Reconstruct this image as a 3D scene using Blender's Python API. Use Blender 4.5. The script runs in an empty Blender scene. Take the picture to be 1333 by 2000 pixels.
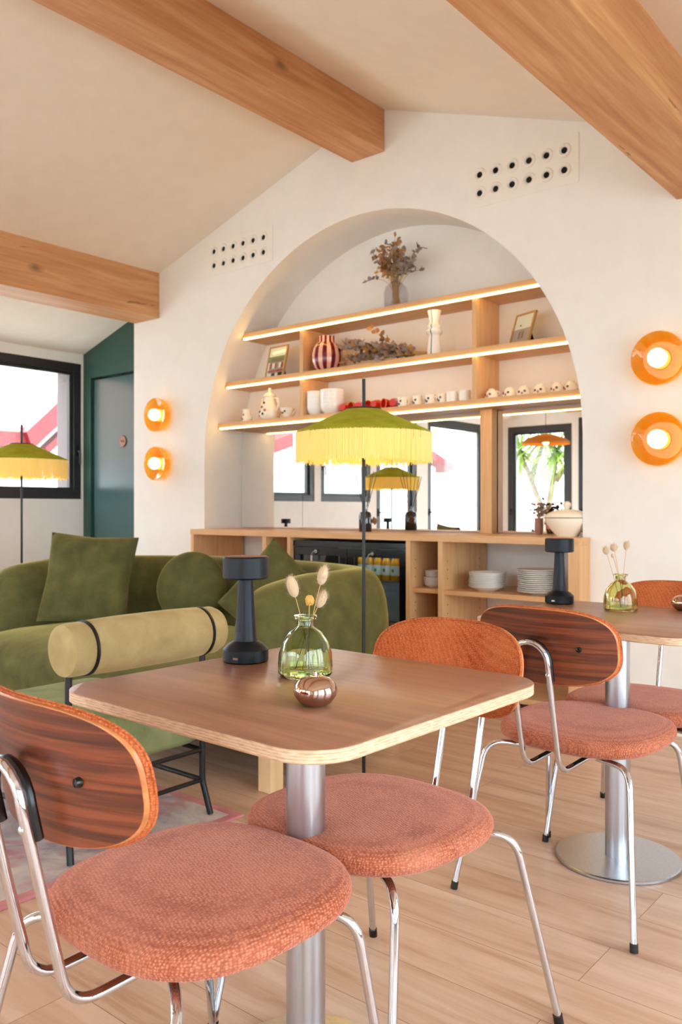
import bpy, math, random
from math import sin, cos, pi, radians, sqrt
from mathutils import Vector, Matrix
random.seed(7)
SC = bpy.context.scene
COL = SC.collection

# ------------------------------------------------------------------ camera, world, light, exposure
cd = bpy.data.cameras.new('camera'); cam = bpy.data.objects.new('camera', cd); COL.objects.link(cam)
cam.location = (0, 0, 1.10); cam.rotation_euler = (radians(90), 0, radians(39.6))
cd.sensor_fit = 'VERTICAL'; cd.sensor_height = 36.0; cd.sensor_width = 24.0; cd.lens = 29.52
cd.shift_y = -6.5/2000.0; cd.clip_start = 0.02
cd.dof.use_dof = True; cd.dof.focus_distance = 1.75; cd.dof.aperture_fstop = 7.1
SC.camera = cam
WORLD_STRENGTH = 9.0
w = bpy.data.worlds.new('world'); SC.world = w; w.use_nodes = True
bg = w.node_tree.nodes['Background']; bg.inputs[0].default_value = (0.79, 0.90, 1.0, 1); bg.inputs[1].default_value = WORLD_STRENGTH
sd = bpy.data.lights.new('sun', 'SUN'); sd.energy = 2.0; sd.angle = radians(12); sd.color = (1, .96, .9)
sun = bpy.data.objects.new('sun', sd); COL.objects.link(sun); sun.rotation_euler = (radians(38), 0, radians(200)); sun.location = (0, -8, 8)
SC.view_settings.view_transform = 'Standard'; SC.view_settings.look = 'None'
SC.view_settings.exposure = 0.42; SC.view_settings.gamma = 1.0
try: SC.view_settings.use_curve_mapping = False
except Exception: pass
SC.cycles.max_bounces = 12; SC.cycles.diffuse_bounces = 6; SC.cycles.glossy_bounces = 6
SC.cycles.transmission_bounces = 12; SC.cycles.transparent_max_bounces = 24
SC.cycles.sample_clamp_indirect = 6.0; SC.cycles.caustics_reflective = False; SC.cycles.caustics_refractive = False
SC.cycles.use_denoising = True
def portal(loc, rot, sx, sy):
    l = bpy.data.lights.new('window_portal', 'AREA'); l.shape = 'RECTANGLE'; l.size = sx; l.size_y = sy
    l.cycles.is_portal = True
    o = bpy.data.objects.new('window_portal', l); COL.objects.link(o); o.location = loc; o.rotation_euler = rot
# (the portals only steer sky light sampling through the window openings, they emit nothing)

# ------------------------------------------------------------------ materials
def lin(c):
    r = []
    for v in c[:3]:
        v = v/255.0
        r.append(v/12.92 if v <= .04045 else ((v+.055)/1.055)**2.4)
    return (r[0], r[1], r[2], 1)
MATS = {}
class NT:
    def __init__(s, name):
        s.m = bpy.data.materials.new(name); s.m.use_nodes = True
        s.t = s.m.node_tree; s.n = s.t.nodes; s.l = s.t.links
        s.b = s.n['Principled BSDF']; s.out = s.n['Material Output']; MATS[name] = s.m
    def new(s, t, **k):
        n = s.n.new(t)
        for a, b in k.items(): setattr(n, a, b)
        return n
    def link(s, a, b): s.l.new(a, b)
    def co(s, scale=(1, 1, 1), rot=(0, 0, 0), loc=(0, 0, 0), src='Object'):
        tc = s.new('ShaderNodeTexCoord'); mp = s.new('ShaderNodeMapping')
        mp.inputs['Scale'].default_value = scale; mp.inputs['Rotation'].default_value = rot; mp.inputs['Location'].default_value = loc
        s.link(tc.outputs[src], mp.inputs[0]); return mp.outputs[0]
    def noise(s, vec, scale, detail=3, rough=.5, dist=0):
        n = s.new('ShaderNodeTexNoise'); n.inputs['Scale'].default_value = scale; n.inputs['Detail'].default_value = detail
        n.inputs['Roughness'].default_value = rough; n.inputs['Distortion'].default_value = dist
        s.link(vec, n.inputs['Vector']); return n.outputs['Fac']
    def ramp(s, fac, stops):
        r = s.new('ShaderNodeValToRGB'); e = r.color_ramp.elements
        while len(e) < len(stops): e.new(.5)
        for i, (p, c) in enumerate(stops): e[i].position = p; e[i].color = lin(c) if max(c) > 1 or len(c) == 3 else c
        s.link(fac, r.inputs[0]); return r.outputs[0]
    def mix(s, fac, a, b, mode='MIX'):
        m = s.new('ShaderNodeMix', data_type='RGBA', blend_type=mode)
        for sock, v in ((m.inputs[0], fac), (m.inputs[6], a), (m.inputs[7], b)):
            if hasattr(v, 'is_linked'): s.link(v, sock)
            elif isinstance(v, (int, float)): sock.default_value = v
            else: sock.default_value = lin(v)
        return m.outputs[2]
    def math(s, op, a, b=0.0):
        m = s.new('ShaderNodeMath', operation=op)
        for sock, v in ((m.inputs[0], a), (m.inputs[1], b)):
            if hasattr(v, 'is_linked'): s.link(v, sock)
            else: sock.default_value = v
        return m.outputs[0]
    def bump(s, h, strength=.3, dist=.002):
        b = s.new('ShaderNodeBump'); b.inputs['Strength'].default_value = strength; b.inputs['Distance'].default_value = dist
        s.link(h, b.inputs['Height']); s.link(b.outputs[0], s.b.inputs['Normal'])
    def set(s, **k):
        for a, v in k.items():
            i = s.b.inputs[a.replace('_', ' ')]
            if hasattr(v, 'is_linked'): s.link(v, i)
            else: i.default_value = v
        return s.m

def plain(name, c, rough=.5, metal=0., noise=0., bump=0., sheen=0., coat=0.):
    t = NT(name)
    if noise:
        f = t.noise(t.co(), 9, 4)
        d = [max(0, v-noise) for v in c]; u = [min(255, v+noise) for v in c]
        t.set(Base_Color=t.ramp(f, [(.3, d), (.7, u)]))
    else: t.set(Base_Color=lin(c))
    if bump: t.bump(t.noise(t.co(), 160, 4), bump, .001)
    t.set(Roughness=rough, Metallic=metal)
    if sheen: t.set(Sheen_Weight=sheen, Sheen_Roughness=.4)
    if coat: t.set(Coat_Weight=coat, Coat_Roughness=.05)
    return t.m
def wood(name, dark, mid, light, axis='x', freq=1.0, rough=.45, knots=False, contrast=1., fine=1.0, coat=0., ascale=14, stretch=.06, dist=.6, flat=False):
    """grain running along an axis: stretched noise layers"""
    t = NT(name)
    k_ = stretch; st = {'x': (k_, 1, 1), 'y': (1, k_, 1), 'z': (1, 1, k_)}[axis]
    sc = tuple(v*freq for v in st)
    if flat: st = (st[0], k_, st[2]); sc = tuple(v*freq for v in st)
    v0 = t.co(sc)
    a = t.noise(v0, ascale, 5, .6, dist)
    b = t.noise(v0, 90*fine, 3, .6)
    c = t.noise(t.co(tuple(v*freq*.3 for v in st)), 9, 3, .5, 1.5)
    col = t.ramp(a, [(.5-.22/contrast, dark), (.5, mid), (.5+.2/contrast, light)])
    col = t.mix(t.math('MULTIPLY', b, .35), col, dark)
    col = t.mix(t.math('MULTIPLY', c, .35), col, light)
    if knots:
        kst = {'x': (.5, 1, 1), 'y': (1, .5, 1), 'z': (1, 1, .5)}[axis]
        vo = t.new('ShaderNodeTexVoronoi'); vo.inputs['Scale'].default_value = 1.9; vo.inputs['Randomness'].default_value = .9
        t.link(t.co(kst, loc=(.37, .61, .13)), vo.inputs['Vector'])
        kd = t.math('ADD', vo.outputs['Distance'], t.math('MULTIPLY', t.noise(t.co((1, 1, 1)), 22, 3), .04))
        km = t.ramp(kd, [(.03, (1, 1, 1, 1)), (.09, (0, 0, 0, 1))])
        col = t.mix(t.math('MULTIPLY', km, .75), col, (92, 58, 36))
        cr = t.noise(t.co({'x': (.12, 1, 1), 'y': (1, .12, 1), 'z': (1, 1, .12)}[axis], loc=(2, 3, 1)), 11, 4, .65, .8)
        cm = t.math('LESS_THAN', cr, .285)
        col = t.mix(t.math('MULTIPLY', cm, .55), col, (95, 60, 35))
    t.set(Base_Color=col, Roughness=rough)
    t.bump(t.math('ADD', a, b), .12, .0015)
    if coat: t.set(Coat_Weight=coat, Coat_Roughness=.15)
    return t.m
def weave(name, dark, mid, light, cell=260, sheen=(235, 150, 130), sw=.35):
    t = NT(name)
    v = t.co((1, .62, 1.0), rot=(0, 0, radians(12)))
    vo = t.new('ShaderNodeTexVoronoi'); vo.inputs['Scale'].default_value = cell; vo.inputs['Randomness'].default_value = .45
    t.link(v, vo.inputs['Vector'])
    big = t.noise(t.co(), 9, 3, .5, .5)
    small = t.noise(t.co((1, .5, 1)), 420, 3, .7)
    hair = t.noise(t.co((.6, 1, 1)), 90, 3, .6)
    f = t.math('ADD', t.math('MULTIPLY', vo.outputs['Distance'], .75), t.math('MULTIPLY', small, .45))
    col = t.ramp(f, [(.3, light), (.55, mid), (.85, dark)])
    col = t.mix(t.math('MULTIPLY', t.ramp(big, [(.35, (0, 0, 0, 1)), (.7, (1, 1, 1, 1))]), .4), col, light)
    col = t.mix(t.math('MULTIPLY', t.ramp(hair, [(.4, (0, 0, 0, 1)), (.75, (1, 1, 1, 1))]), .25), col, dark)
    t.set(Base_Color=col, Roughness=.85, Sheen_Weight=sw, Sheen_Roughness=.45, Sheen_Tint=lin(sheen), Specular_IOR_Level=.15)
    t.bump(t.math('SUBTRACT', 1.0, f), .75, .0022)
    return t.m
def velvet(name, dark, mid, light, sheen, sw=.6, sc=5):
    t = NT(name)
    a = t.noise(t.co(), sc*2., 5, .6, .25); b = t.noise(t.co((1, 1, .4)), 260, 3, .7)
    col = t.ramp(a, [(.25, dark), (.5, mid), (.78, light)])
    col = t.mix(t.math('MULTIPLY', b, .3), col, dark)
    t.set(Base_Color=col, Roughness=.9, Sheen_Weight=sw, Sheen_Roughness=.35, Sheen_Tint=lin(sheen), Specular_IOR_Level=.1)
    t.bump(b, .25, .001)
    return t.m
def emit(name, c, strength):
    t = NT(name); t.set(Base_Color=lin(c), Emission_Color=lin(c), Emission_Strength=strength); return t.m
def tinted(name, tint, rough=0., refl=.12, trans=None, body=None, bodyw=.0):
    """thin glass: tinted see-through, fresnel gloss, optional translucent body"""
    t = NT(name)
    tr = t.new('ShaderNodeBsdfTransparent'); tr.inputs[0].default_value = lin(tint)
    gl = t.new('ShaderNodeBsdfGlossy'); gl.inputs['Roughness'].default_value = rough; gl.inputs[0].default_value = (1, 1, 1, 1)
    lw_ = t.new('ShaderNodeLayerWeight'); lw_.inputs[0].default_value = .5
    fres = t.math('ADD', .04, t.math('MULTIPLY', t.math('POWER', lw_.outputs['Facing'], 5.), .8))
    src = tr.outputs[0]
    if body:
        tl = t.new('ShaderNodeBsdfTranslucent'); tl.inputs[0].default_value = lin(body)
        mx = t.new('ShaderNodeMixShader'); mx.inputs[0].default_value = bodyw; t.link(tr.outputs[0], mx.inputs[1]); t.link(tl.outputs[0], mx.inputs[2]); src = mx.outputs[0]
    m2 = t.new('ShaderNodeMixShader'); t.link(fres, m2.inputs[0])
    t.link(src, m2.inputs[1]); t.link(gl.outputs[0], m2.inputs[2]); t.link(m2.outputs[0], t.out.inputs[0])
    return t.m
def glassy(name, c, rough=0.0):
    t = NT(name); t.set(Base_Color=lin(c), Transmission_Weight=1.0, Roughness=rough, IOR=1.45); return t.m
def translucent(name, c, w=.5, rough=.8, refl=(255, 255, 255)):
    t = NT(name); t.set(Base_Color=lin(c), Roughness=rough)
    tl = t.new('ShaderNodeBsdfTranslucent'); tl.inputs[0].default_value = lin(c)
    mx = t.new('ShaderNodeMixShader'); mx.inputs[0].default_value = w
    t.link(t.b.outputs[0], mx.inputs[1]); t.link(tl.outputs[0], mx.inputs[2]); t.link(mx.outputs[0], t.out.inputs[0]); return t.m

def make_materials():
    plain('plaster', (236, 232, 226), .8, noise=2, bump=.05)
    plain('ceiling_paint', (234, 222, 207), .85, noise=2)
    plain('green_paint', (38, 72, 62), .35)
    plain('door_paint', (62, 92, 92), .22)
    plain('outside_white', (238, 236, 232), .8, noise=4)
    plain('outside_pink', (226, 205, 198), .8, noise=4)
    plain('reveal_pink', (112, 98, 98), .8)
    plain('red_paint', (104, 12, 14), .5, noise=8)
    plain('roof_tile', (196, 150, 130), .8, noise=18)
    plain('window_frame', (42, 38, 38), .4)
    plain('black_metal', (18, 18, 20), .38, .3)
    plain('matte_black', (24, 26, 32), .42, .6)
    plain('black_plastic', (8, 8, 9), .22)
    plain('chrome', (212, 215, 222), .06, 1.)
    plain('rose_chrome', (196, 165, 150), .03, 1.)
    t = NT('brushed_steel'); n = t.noise(t.co((1, 1, .02)), 120, 3); t.set(Base_Color=t.ramp(n, [(.3, (184, 187, 194)), (.7, (196, 199, 206))]), Roughness=.3, Metallic=1.)
    wood('beam_oak', (168, 108, 62), (198, 142, 92), (218, 170, 124), 'y', 1.6, .6, knots=True)
    wood('shelf_oak', (190, 138, 88), (216, 168, 116), (228, 186, 138), 'x', 2.2, .5, contrast=.8)
    wood('shelf_oak_upright', (194, 142, 92), (219, 172, 120), (230, 188, 140), 'z', 2.2, .5, contrast=.8)
    wood('table_walnut', (116, 76, 56), (146, 100, 75), (170, 122, 95), 'x', 2.0, .33, contrast=.9)
    wood('back_walnut', (32, 13, 8), (84, 37, 20), (134, 66, 36), 'x', 2.6, .38, contrast=1.5, coat=.06, ascale=30, stretch=.03, dist=.4, flat=True)
    wood('back_edge', (150, 84, 40), (186, 112, 62), (206, 138, 86), 'x', 2.6, .35)
    wood('pale_block', (206, 168, 118), (226, 192, 144), (236, 206, 162), 'z', 2.0, .55, contrast=.8)
    # plywood edge: thin layers stacked in height
    t = NT('ply_edge'); s = t.new('ShaderNodeSeparateXYZ'); t.link(t.co(), s.inputs[0])
    w_ = t.math('SINE', t.math('MULTIPLY', s.outputs[2], 2*pi/.0044)); n = t.noise(t.co((1, 1, 8)), 60, 3)
    col = t.ramp(t.math('ADD', t.math('MULTIPLY', w_, .13), n), [(.25, (182, 142, 108)), (.55, (208, 176, 144)), (.85, (222, 196, 168))])
    t.set(Base_Color=col, Roughness=.55)
    # floor planks
    t = NT('floor_oak')
    br = t.new('ShaderNodeTexBrick'); t.link(t.co(loc=(.31, .07, 0)), br.inputs['Vector'])
    br.inputs['Scale'].default_value = 1.0; br.inputs['Brick Width'].default_value = 1.38; br.inputs['Row Height'].default_value = .193
    br.inputs['Mortar Size'].default_value = .0012; br.inputs['Mortar Smooth'].default_value = .3; br.offset = .37; br.offset_frequency = 2
    br.inputs['Color1'].default_value = (0, 0, 0, 1); br.inputs['Color2'].default_value = (1, 1, 1, 1); br.inputs['Mortar'].default_value = (.5, .5, .5, 1)
    tc = t.new('ShaderNodeTexCoord'); vm = t.new('ShaderNodeVectorMath', operation='MULTIPLY_ADD')
    sv = t.new('ShaderNodeCombineXYZ'); t.link(br.outputs['Color'], sv.inputs[0]); t.link(br.outputs['Color'], sv.inputs[1])
    vm.inputs[1].default_value = (7, 13, 5); t.link(sv.outputs[0], vm.inputs[0]); t.link(tc.outputs['Object'], vm.inputs[2])
    mp = t.new('ShaderNodeMapping'); mp.inputs['Scale'].default_value = (.16, 1.5, 1); t.link(vm.outputs[0], mp.inputs[0])
    a = t.noise(mp.outputs[0], 7, 6, .62, 1.1); b = t.noise(mp.outputs[0], 70, 3, .6)
    col = t.ramp(a, [(.28, (156, 120, 98)), (.42, (194, 160, 136)), (.6, (214, 184, 162)), (.8, (226, 202, 182))])
    col = t.mix(t.math('MULTIPLY', b, .25), col, (176, 130, 96))
    col = t.mix(t.math('MULTIPLY', br.outputs['Color'], .18), col, (196, 140, 96))
    col = t.mix(t.math('MULTIPLY', br.outputs['Fac'], .75), col, (120, 80, 52))
    t.set(Base_Color=col, Roughness=.38, Specular_IOR_Level=.4)
    t.bump(t.math('SUBTRACT', b, t.math('MULTIPLY', br.outputs['Fac'], 2.)), .08, .001)
    weave('terracotta_weave', (120, 52, 28), (170, 92, 62), (204, 136, 110), 255, sheen=(250, 190, 175), sw=.5)
    weave('terracotta_back', (132, 56, 26), (180, 90, 46), (208, 124, 78), 265, sheen=(240, 150, 100), sw=.2)
    velvet('green_velvet', (68, 68, 40), (90, 88, 52), (112, 107, 66), (216, 196, 120), .65, 4)
    velvet('olive_boucle', (104, 110, 76), (124, 130, 90), (140, 144, 104), (186, 190, 140), .3, 6)
    velvet('khaki_velvet', (150, 130, 88), (168, 148, 104), (184, 166, 124), (225, 210, 160), .4, 5)
    velvet('lime_velvet', (132, 130, 26), (152, 150, 36), (168, 164, 52), (200, 200, 80), .25, 10)
    plain('dark_fabric', (22, 20, 20), .9)
    translucent('fringe_thread', (255, 245, 185), .55)
    emit('bulb_warm', (255, 206, 120), 60.)
    emit('globe_light', (255, 232, 180), 4.5)
    emit('fridge_light', (235, 245, 255), 9.)
    emit('led_light', (255, 206, 118), 9.)
    tinted('amber_glass', (252, 220, 140), .03, .12, body=(252, 202, 76), bodyw=.42)
    tinted('window_glass', (250, 252, 252), 0., .12)
    tinted('fridge_glass', (225, 232, 232), 0., .12)
    tinted('grey_glass', (243, 242, 244), 0., .12)
    tinted('clear_bottle', (240, 225, 180), 0., .12)
    glassy('green_glass', (228, 244, 196)); glassy('yellow_glass', (238, 240, 188))
    t = NT('mirror'); t.set(Base_Color=(.93, .93, .92, 1), Metallic=1., Roughness=0.)
    plain('ceramic_white', (240, 236, 230), .2, coat=.4)
    plain('ceramic_cream', (242, 232, 212), .25, coat=.4)
    plain('ceramic_red', (205, 30, 14), .25, coat=.4)
    plain('blue_print', (60, 80, 140), .4); plain('brown_print', (110, 64, 44), .4); plain('pink_print', (206, 120, 110), .4); plain('leaf_print', (50, 90, 60), .4)
    plain('vent_white', (237, 232, 223), .6); plain('void_black', (6, 5, 5), .9)
    plain('dried_brown', (172, 124, 80), .8, noise=14); plain('dried_grey', (148, 132, 124), .8, noise=12); plain('dried_ochre', (206, 156, 70), .8, noise=12)
    plain('dry_stem', (196, 156, 92), .7); plain('bunny_tail', (206, 178, 144), .95, noise=6, sheen=.6); plain('seed_head', (214, 168, 84), .8, noise=14)
    plain('pot_mauve', (170, 128, 118), .6); plain('copper', (120, 72, 56), .45, .3, noise=10)
    plain('orange_juice', (226, 150, 30), .25); plain('cap_white', (225, 230, 235), .4); plain('paper_white', (236, 234, 226), .7)
    plain('can_red', (190, 26, 24), .3, .4); plain('fridge_inside', (196, 200, 204), .5)
    plain('key_metal', (190, 188, 184), .25, 1.)
    plain('photo_sky', (232, 236, 226), .4); plain('photo_green', (120, 140, 66), .5); plain('photo_roof', (110, 100, 84), .5)
    plain('photo_red', (168, 40, 34), .5); plain('photo_grey', (150, 142, 134), .5); plain('photo_mauve', (170, 158, 160), .4)
    plain('frame_gilt', (176, 142, 92), .4, .2)
    translucent('palm_leaf', (112, 138, 40), .35); plain('palm_bark', (104, 82, 56), .9, noise=20)
    translucent('rattan', (206, 140, 50), .35); plain('garden_stone', (205, 200, 190), .9, noise=6)
    # striped vase: burgundy and pink bands round the body
    t = NT('striped_ceramic'); s = t.new('ShaderNodeSeparateXYZ'); t.link(t.co(), s.inputs[0])
    an = t.math('ARCTAN2', s.outputs[1], s.outputs[0]); f = t.math('GREATER_THAN', t.math('SINE', t.math('MULTIPLY', an, 11.)), 0.)
    t.set(Base_Color=t.mix(f, (238, 178, 160), (104, 20, 34)), Roughness=.2, Coat_Weight=.4)
    # rug
    t = NT('rug_pile'); a = t.noise(t.co(), 3.4, 5, .65, 1.3); b = t.noise(t.co(), 26, 4, .7); c = t.noise(t.co(loc=(4, 2, 0)), 5, 4, .6, .6)
    col = t.ramp(a, [(.3, (120, 104, 122)), (.45, (176, 160, 158)), (.6, (204, 192, 180)), (.75, (196, 160, 158))])
    col = t.mix(t.math('MULTIPLY', t.ramp(c, [(.5, (0, 0, 0, 1)), (.66, (1, 1, 1, 1))]), .7), col, (178, 92, 104))
    col = t.mix(t.math('MULTIPLY', b, .35), col, (150, 136, 144))
    t.set(Base_Color=col, Roughness=.95); t.bump(b, .4, .003)
    plain('rug_border', (190, 122, 124), .95, noise=14, bump=.3)
make_materials()
M = lambda n: MATS[n]

# ------------------------------------------------------------------ mesh helpers
class MB:
    def __init__(s): s.v = []; s.f = []; s.mi = []; s.cur = 0
    def add(s, vs, fs):
        b = len(s.v); s.v += [tuple(v) for v in vs]
        for f in fs: s.f.append(tuple(i+b for i in f)); s.mi.append(s.cur)
        return s
    def box(s, x0, x1, y0, y1, z0, z1, mat=None):
        vs = [Vector(p) for p in ((x0, y0, z0), (x1, y0, z0), (x1, y1, z0), (x0, y1, z0), (x0, y0, z1), (x1, y0, z1), (x1, y1, z1), (x0, y1, z1))]
        if mat: vs = [mat @ v for v in vs]
        return s.add(vs, [(3, 2, 1, 0), (4, 5, 6, 7), (0, 1, 5, 4), (1, 2, 6, 5), (2, 3, 7, 6), (3, 0, 4, 7)])
    def rings(s, rings, cap0=True, cap1=True, closed=True):
        n = len(rings[0]); vs = [p for r in rings for p in r]; fs = []
        for i in range(len(rings)-1):
            for j in range(n if closed else n-1):
                k = (j+1) % n; fs.append((i*n+j, i*n+k, (i+1)*n+k, (i+1)*n+j))
        if cap0: fs.append(tuple(range(n-1, -1, -1)))
        if cap1: fs.append(tuple((len(rings)-1)*n+j for j in range(n)))
        return s.add(vs, fs)
    def lathe(s, prof, n=32, org=(0, 0, 0), axis='z', cap=True, closed=False):
        rs = []
        for r, z in prof:
            ring = []
            for i in range(n):
                a = 2*pi*i/n; x, y = r*cos(a), r*sin(a)
                p = (x, y, z) if axis == 'z' else ((x, z, y) if axis == 'y' else (z, x, y))
                ring.append((p[0]+org[0], p[1]+org[1], p[2]+org[2]))
            rs.append(ring)
        if closed: rs.append(rs[0]); return s.rings(rs, False, False)
        return s.rings(rs, cap and prof[0][0] > 1e-6 or False, cap and prof[-1][0] > 1e-6 or False)
    def tube(s, pts, r, n=10, cap=True, rr=None):
        pts = [Vector(p) for p in pts]; rings = []; up = None
        for i, p in enumerate(pts):
            if i == 0: t = pts[1]-pts[0]
            elif i == len(pts)-1: t = pts[-1]-pts[-2]
            else: t = (pts[i+1]-p).normalized()+(p-pts[i-1]).normalized()
            t = t.normalized() if t.length > 1e-9 else Vector((0, 0, 1))
            if up is None: up = Vector((0, 0, 1)) if abs(t.z) < .9 else Vector((1, 0, 0))
            a = t.cross(up)
            if a.length < 1e-6: a = t.orthogonal()
            a.normalize(); b = t.cross(a).normalized(); up = -b if False else a.cross(t)
            R = rr[i] if rr else r
            rings.append([p+a*(R*cos(2*pi*k/n))+b*(R*sin(2*pi*k/n)) for k in range(n)])
        return s.rings(rings, cap, cap)
    def prism(s, poly, d0, d1, plane='xy'):
        n = len(poly)
        def P(p, d): return {'xy': (p[0], p[1], d), 'xz': (p[0], d, p[1]), 'yz': (d, p[0], p[1])}[plane]
        vs = [P(p, d0) for p in poly]+[P(p, d1) for p in poly]
        fs = [tuple(range(n)), tuple(range(2*n-1, n-1, -1))]+[(i, i+n, (i+1) % n+n, (i+1) % n) for i in range(n)]
        return s.add(vs, fs)
    def quad(s, a, b, c, d): return s.add([a, b, c, d], [(0, 1, 2, 3)])
    def sphere(s, c, r, n=16, sz=1.0, sx=1.0, sy=1.0, mat=None):
        rings = []
        m = n//2
        for i in range(1, m):
            a = pi*i/m
            rings.append([Vector((sx*r*sin(a)*cos(2*pi*k/n), sy*r*sin(a)*sin(2*pi*k/n), -sz*r*cos(a))) for k in range(n)])
        top = [Vector((0, 0, sz*r))]; bot = [Vector((0, 0, -sz*r))]
        vs = bot+[p for q in rings for p in q]+top
        if mat: vs = [mat @ v for v in vs]
        vs = [v+Vector(c) for v in vs]; fs = []
        for k in range(n): fs.append((0, 1+(k+1) % n, 1+k))
        for i in range(m-2):
            for k in range(n): fs.append((1+i*n+k, 1+i*n+(k+1) % n, 1+(i+1)*n+(k+1) % n, 1+(i+1)*n+k))
        L = len(vs)-1; o = 1+(m-2)*n
        for k in range(n): fs.append((L, o+k, o+(k+1) % n))
        return s.add(vs, fs)
    def obj(s, name, mats, parent=None, smooth=True, angle=35, bevel=0, loc=(0, 0, 0), sub=0, label=None):
        me = bpy.data.meshes.new(name); me.from_pydata(s.v, [], s.f); me.validate()
        mats = mats if isinstance(mats, (list, tuple)) else [mats]
        for m in mats: me.materials.append(M(m) if isinstance(m, str) else m)
        if len(me.polygons) == len(s.mi): me.polygons.foreach_set('material_index', s.mi)
        import bmesh
        bm = bmesh.new(); bm.from_mesh(me); bmesh.ops.recalc_face_normals(bm, faces=bm.faces); bm.to_mesh(me); bm.free()
        if smooth:
            me.polygons.foreach_set('use_smooth', [True]*len(me.polygons)); me.set_sharp_from_angle(angle=radians(angle))
        o = bpy.data.objects.new(name, me); COL.objects.link(o); o.location = loc
        if parent: o.parent = parent
        if bevel:
            b = o.modifiers.new('bevel', 'BEVEL'); b.width = bevel; b.segments = 2; b.limit_method = 'ANGLE'; b.harden_normals = True
        if sub: m_ = o.modifiers.new('sub', 'SUBSURF'); m_.levels = sub; m_.render_levels = sub
        if label: o['label'] = label
        return o
def tag(o, label=None, cat=None, group=None, kind=None):
    if label: o['label'] = label
    if cat: o['category'] = cat
    if group: o['group'] = group
    if kind: o['kind'] = kind
    return o
def thing(name, label, cat, loc=(0, 0, 0), rz=0, group=None):
    o = bpy.data.objects.new(name, None); COL.objects.link(o); o.location = loc; o.rotation_euler = (0, 0, rz); o.empty_display_size = .05
    return tag(o, label, cat, group)
def struct(o): o['kind'] = 'structure'; return o
def dup(root, loc, rz, label, group=None):
    r = root.copy(); COL.objects.link(r); r.location = loc; r.rotation_euler = (0, 0, rz); r['label'] = label
    if group: r['group'] = group
    for ch in list(root.children):
        c = ch.copy(); COL.objects.link(c); c.parent = r
        for g in ch.children:
            d = g.copy(); COL.objects.link(d); d.parent = c
    return r
def fillet(pts, r, n=6):
    pts = [Vector(p) for p in pts]; out = [pts[0]]
    for i in range(1, len(pts)-1):
        p, a, b = pts[i], pts[i-1], pts[i+1]
        d1 = (a-p); d2 = (b-p); rr = min(r, d1.length*.49, d2.length*.49)
        q1 = p+d1.normalized()*rr; q2 = p+d2.normalized()*rr
        for k in range(n+1):
            t = k/n; out.append(q1*(1-t)**2+p*2*t*(1-t)+q2*t*t)
    out.append(pts[-1]); return out
def superell(a, b, n, N=48, c=(0, 0)):
    return [(c[0]+a*math.copysign(abs(cos(t))**(2/n), cos(t)), c[1]+b*math.copysign(abs(sin(t))**(2/n), sin(t))) for t in [2*pi*i/N for i in range(N)]]
def rrect(w, h, r, n=8, c=(0, 0)):
    out = []
    for cx, cy, a0 in ((w/2-r, h/2-r, 0), (-w/2+r, h/2-r, 90), (-w/2+r, -h/2+r, 180), (w/2-r, -h/2+r, 270)):
        for k in range(n+1):
            a = radians(a0+90*k/n); out.append((c[0]+cx+r*cos(a), c[1]+cy+r*sin(a)))
    return out

# ================================================================== SETTING
YW = 4.17          # face of the arched wall
XL = -6.72         # inner face of window wall
YR = -3.2          # rear wall
AX, AZ, AR = -3.293, 1.487, 1.477
YN = 4.56          # back of niche
RIDGE_X, RIDGE_Z = -3.20, 3.60
def ceil_z(x):
    if x <= RIDGE_X: return RIDGE_Z+.31*(x-RIDGE_X)
    return max(2.44, RIDGE_Z-.352*(x-RIDGE_X))
XR = 1.5
XFL = RIDGE_X+(RIDGE_Z-2.44)/.352
struct(MB().box(XL-.4, XR+.3, YR-.3, 4.9, -.12, 0).obj('floor', 'floor_oak'))
# ceiling: two pitches and a flat strip, with thickness
c = MB()
prof = [(XL-.4, ceil_z(XL-.4)), (RIDGE_X, RIDGE_Z), (XFL, 2.44), (XR+.3, 2.44)]
c.prism(prof+[(x, z+.15) for x, z in prof[::-1]], YR-.3, 4.9, 'xz')
struct(c.obj('ceiling', 'ceiling_paint', smooth=False))
# arched wall
def arch_pts(n=48):
    return [(AX+AR*cos(pi-pi*i/n), AZ+AR*sin(pi-pi*i/n)) for i in range(n+1)]
WB0, WB1 = -5.626, XR
wb = MB(); ap = arch_pts(); top = lambda x: ceil_z(x)
# left of arch, right of arch, above the arch
for y in (YW, 4.9):
    wb.add([(WB0, y, 0), (AX-AR, y, 0), (AX-AR, y, AZ), (AX-AR, y, top(AX-AR)), (WB0, y, top(WB0))], [(0, 1, 2, 3, 4)])
    wb.add([(AX+AR, y, 0), (WB1, y, 0), (WB1, y, top(WB1)), (XFL, y, top(XFL)), (AX+AR, y, top(AX+AR)), (AX+AR, y, AZ)], [(0, 1, 2, 3, 4, 5)])
    xs = [p[0] for p in ap]
    for i in range(len(ap)-1):
        (x0, z0), (x1, z1) = ap[i], ap[i+1]
        if x0 < RIDGE_X < x1: wb.add([(x0, y, z0), (x1, y, z1), (x1, y, top(x1)), (RIDGE_X, y, RIDGE_Z), (x0, y, top(x0))], [(0, 1, 2, 3, 4)])
        else: wb.add([(x0, y, z0), (x1, y, z1), (x1, y, top(x1)), (x0, y, top(x0))], [(0, 1, 2, 3)])
    if y > YW: break
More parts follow.
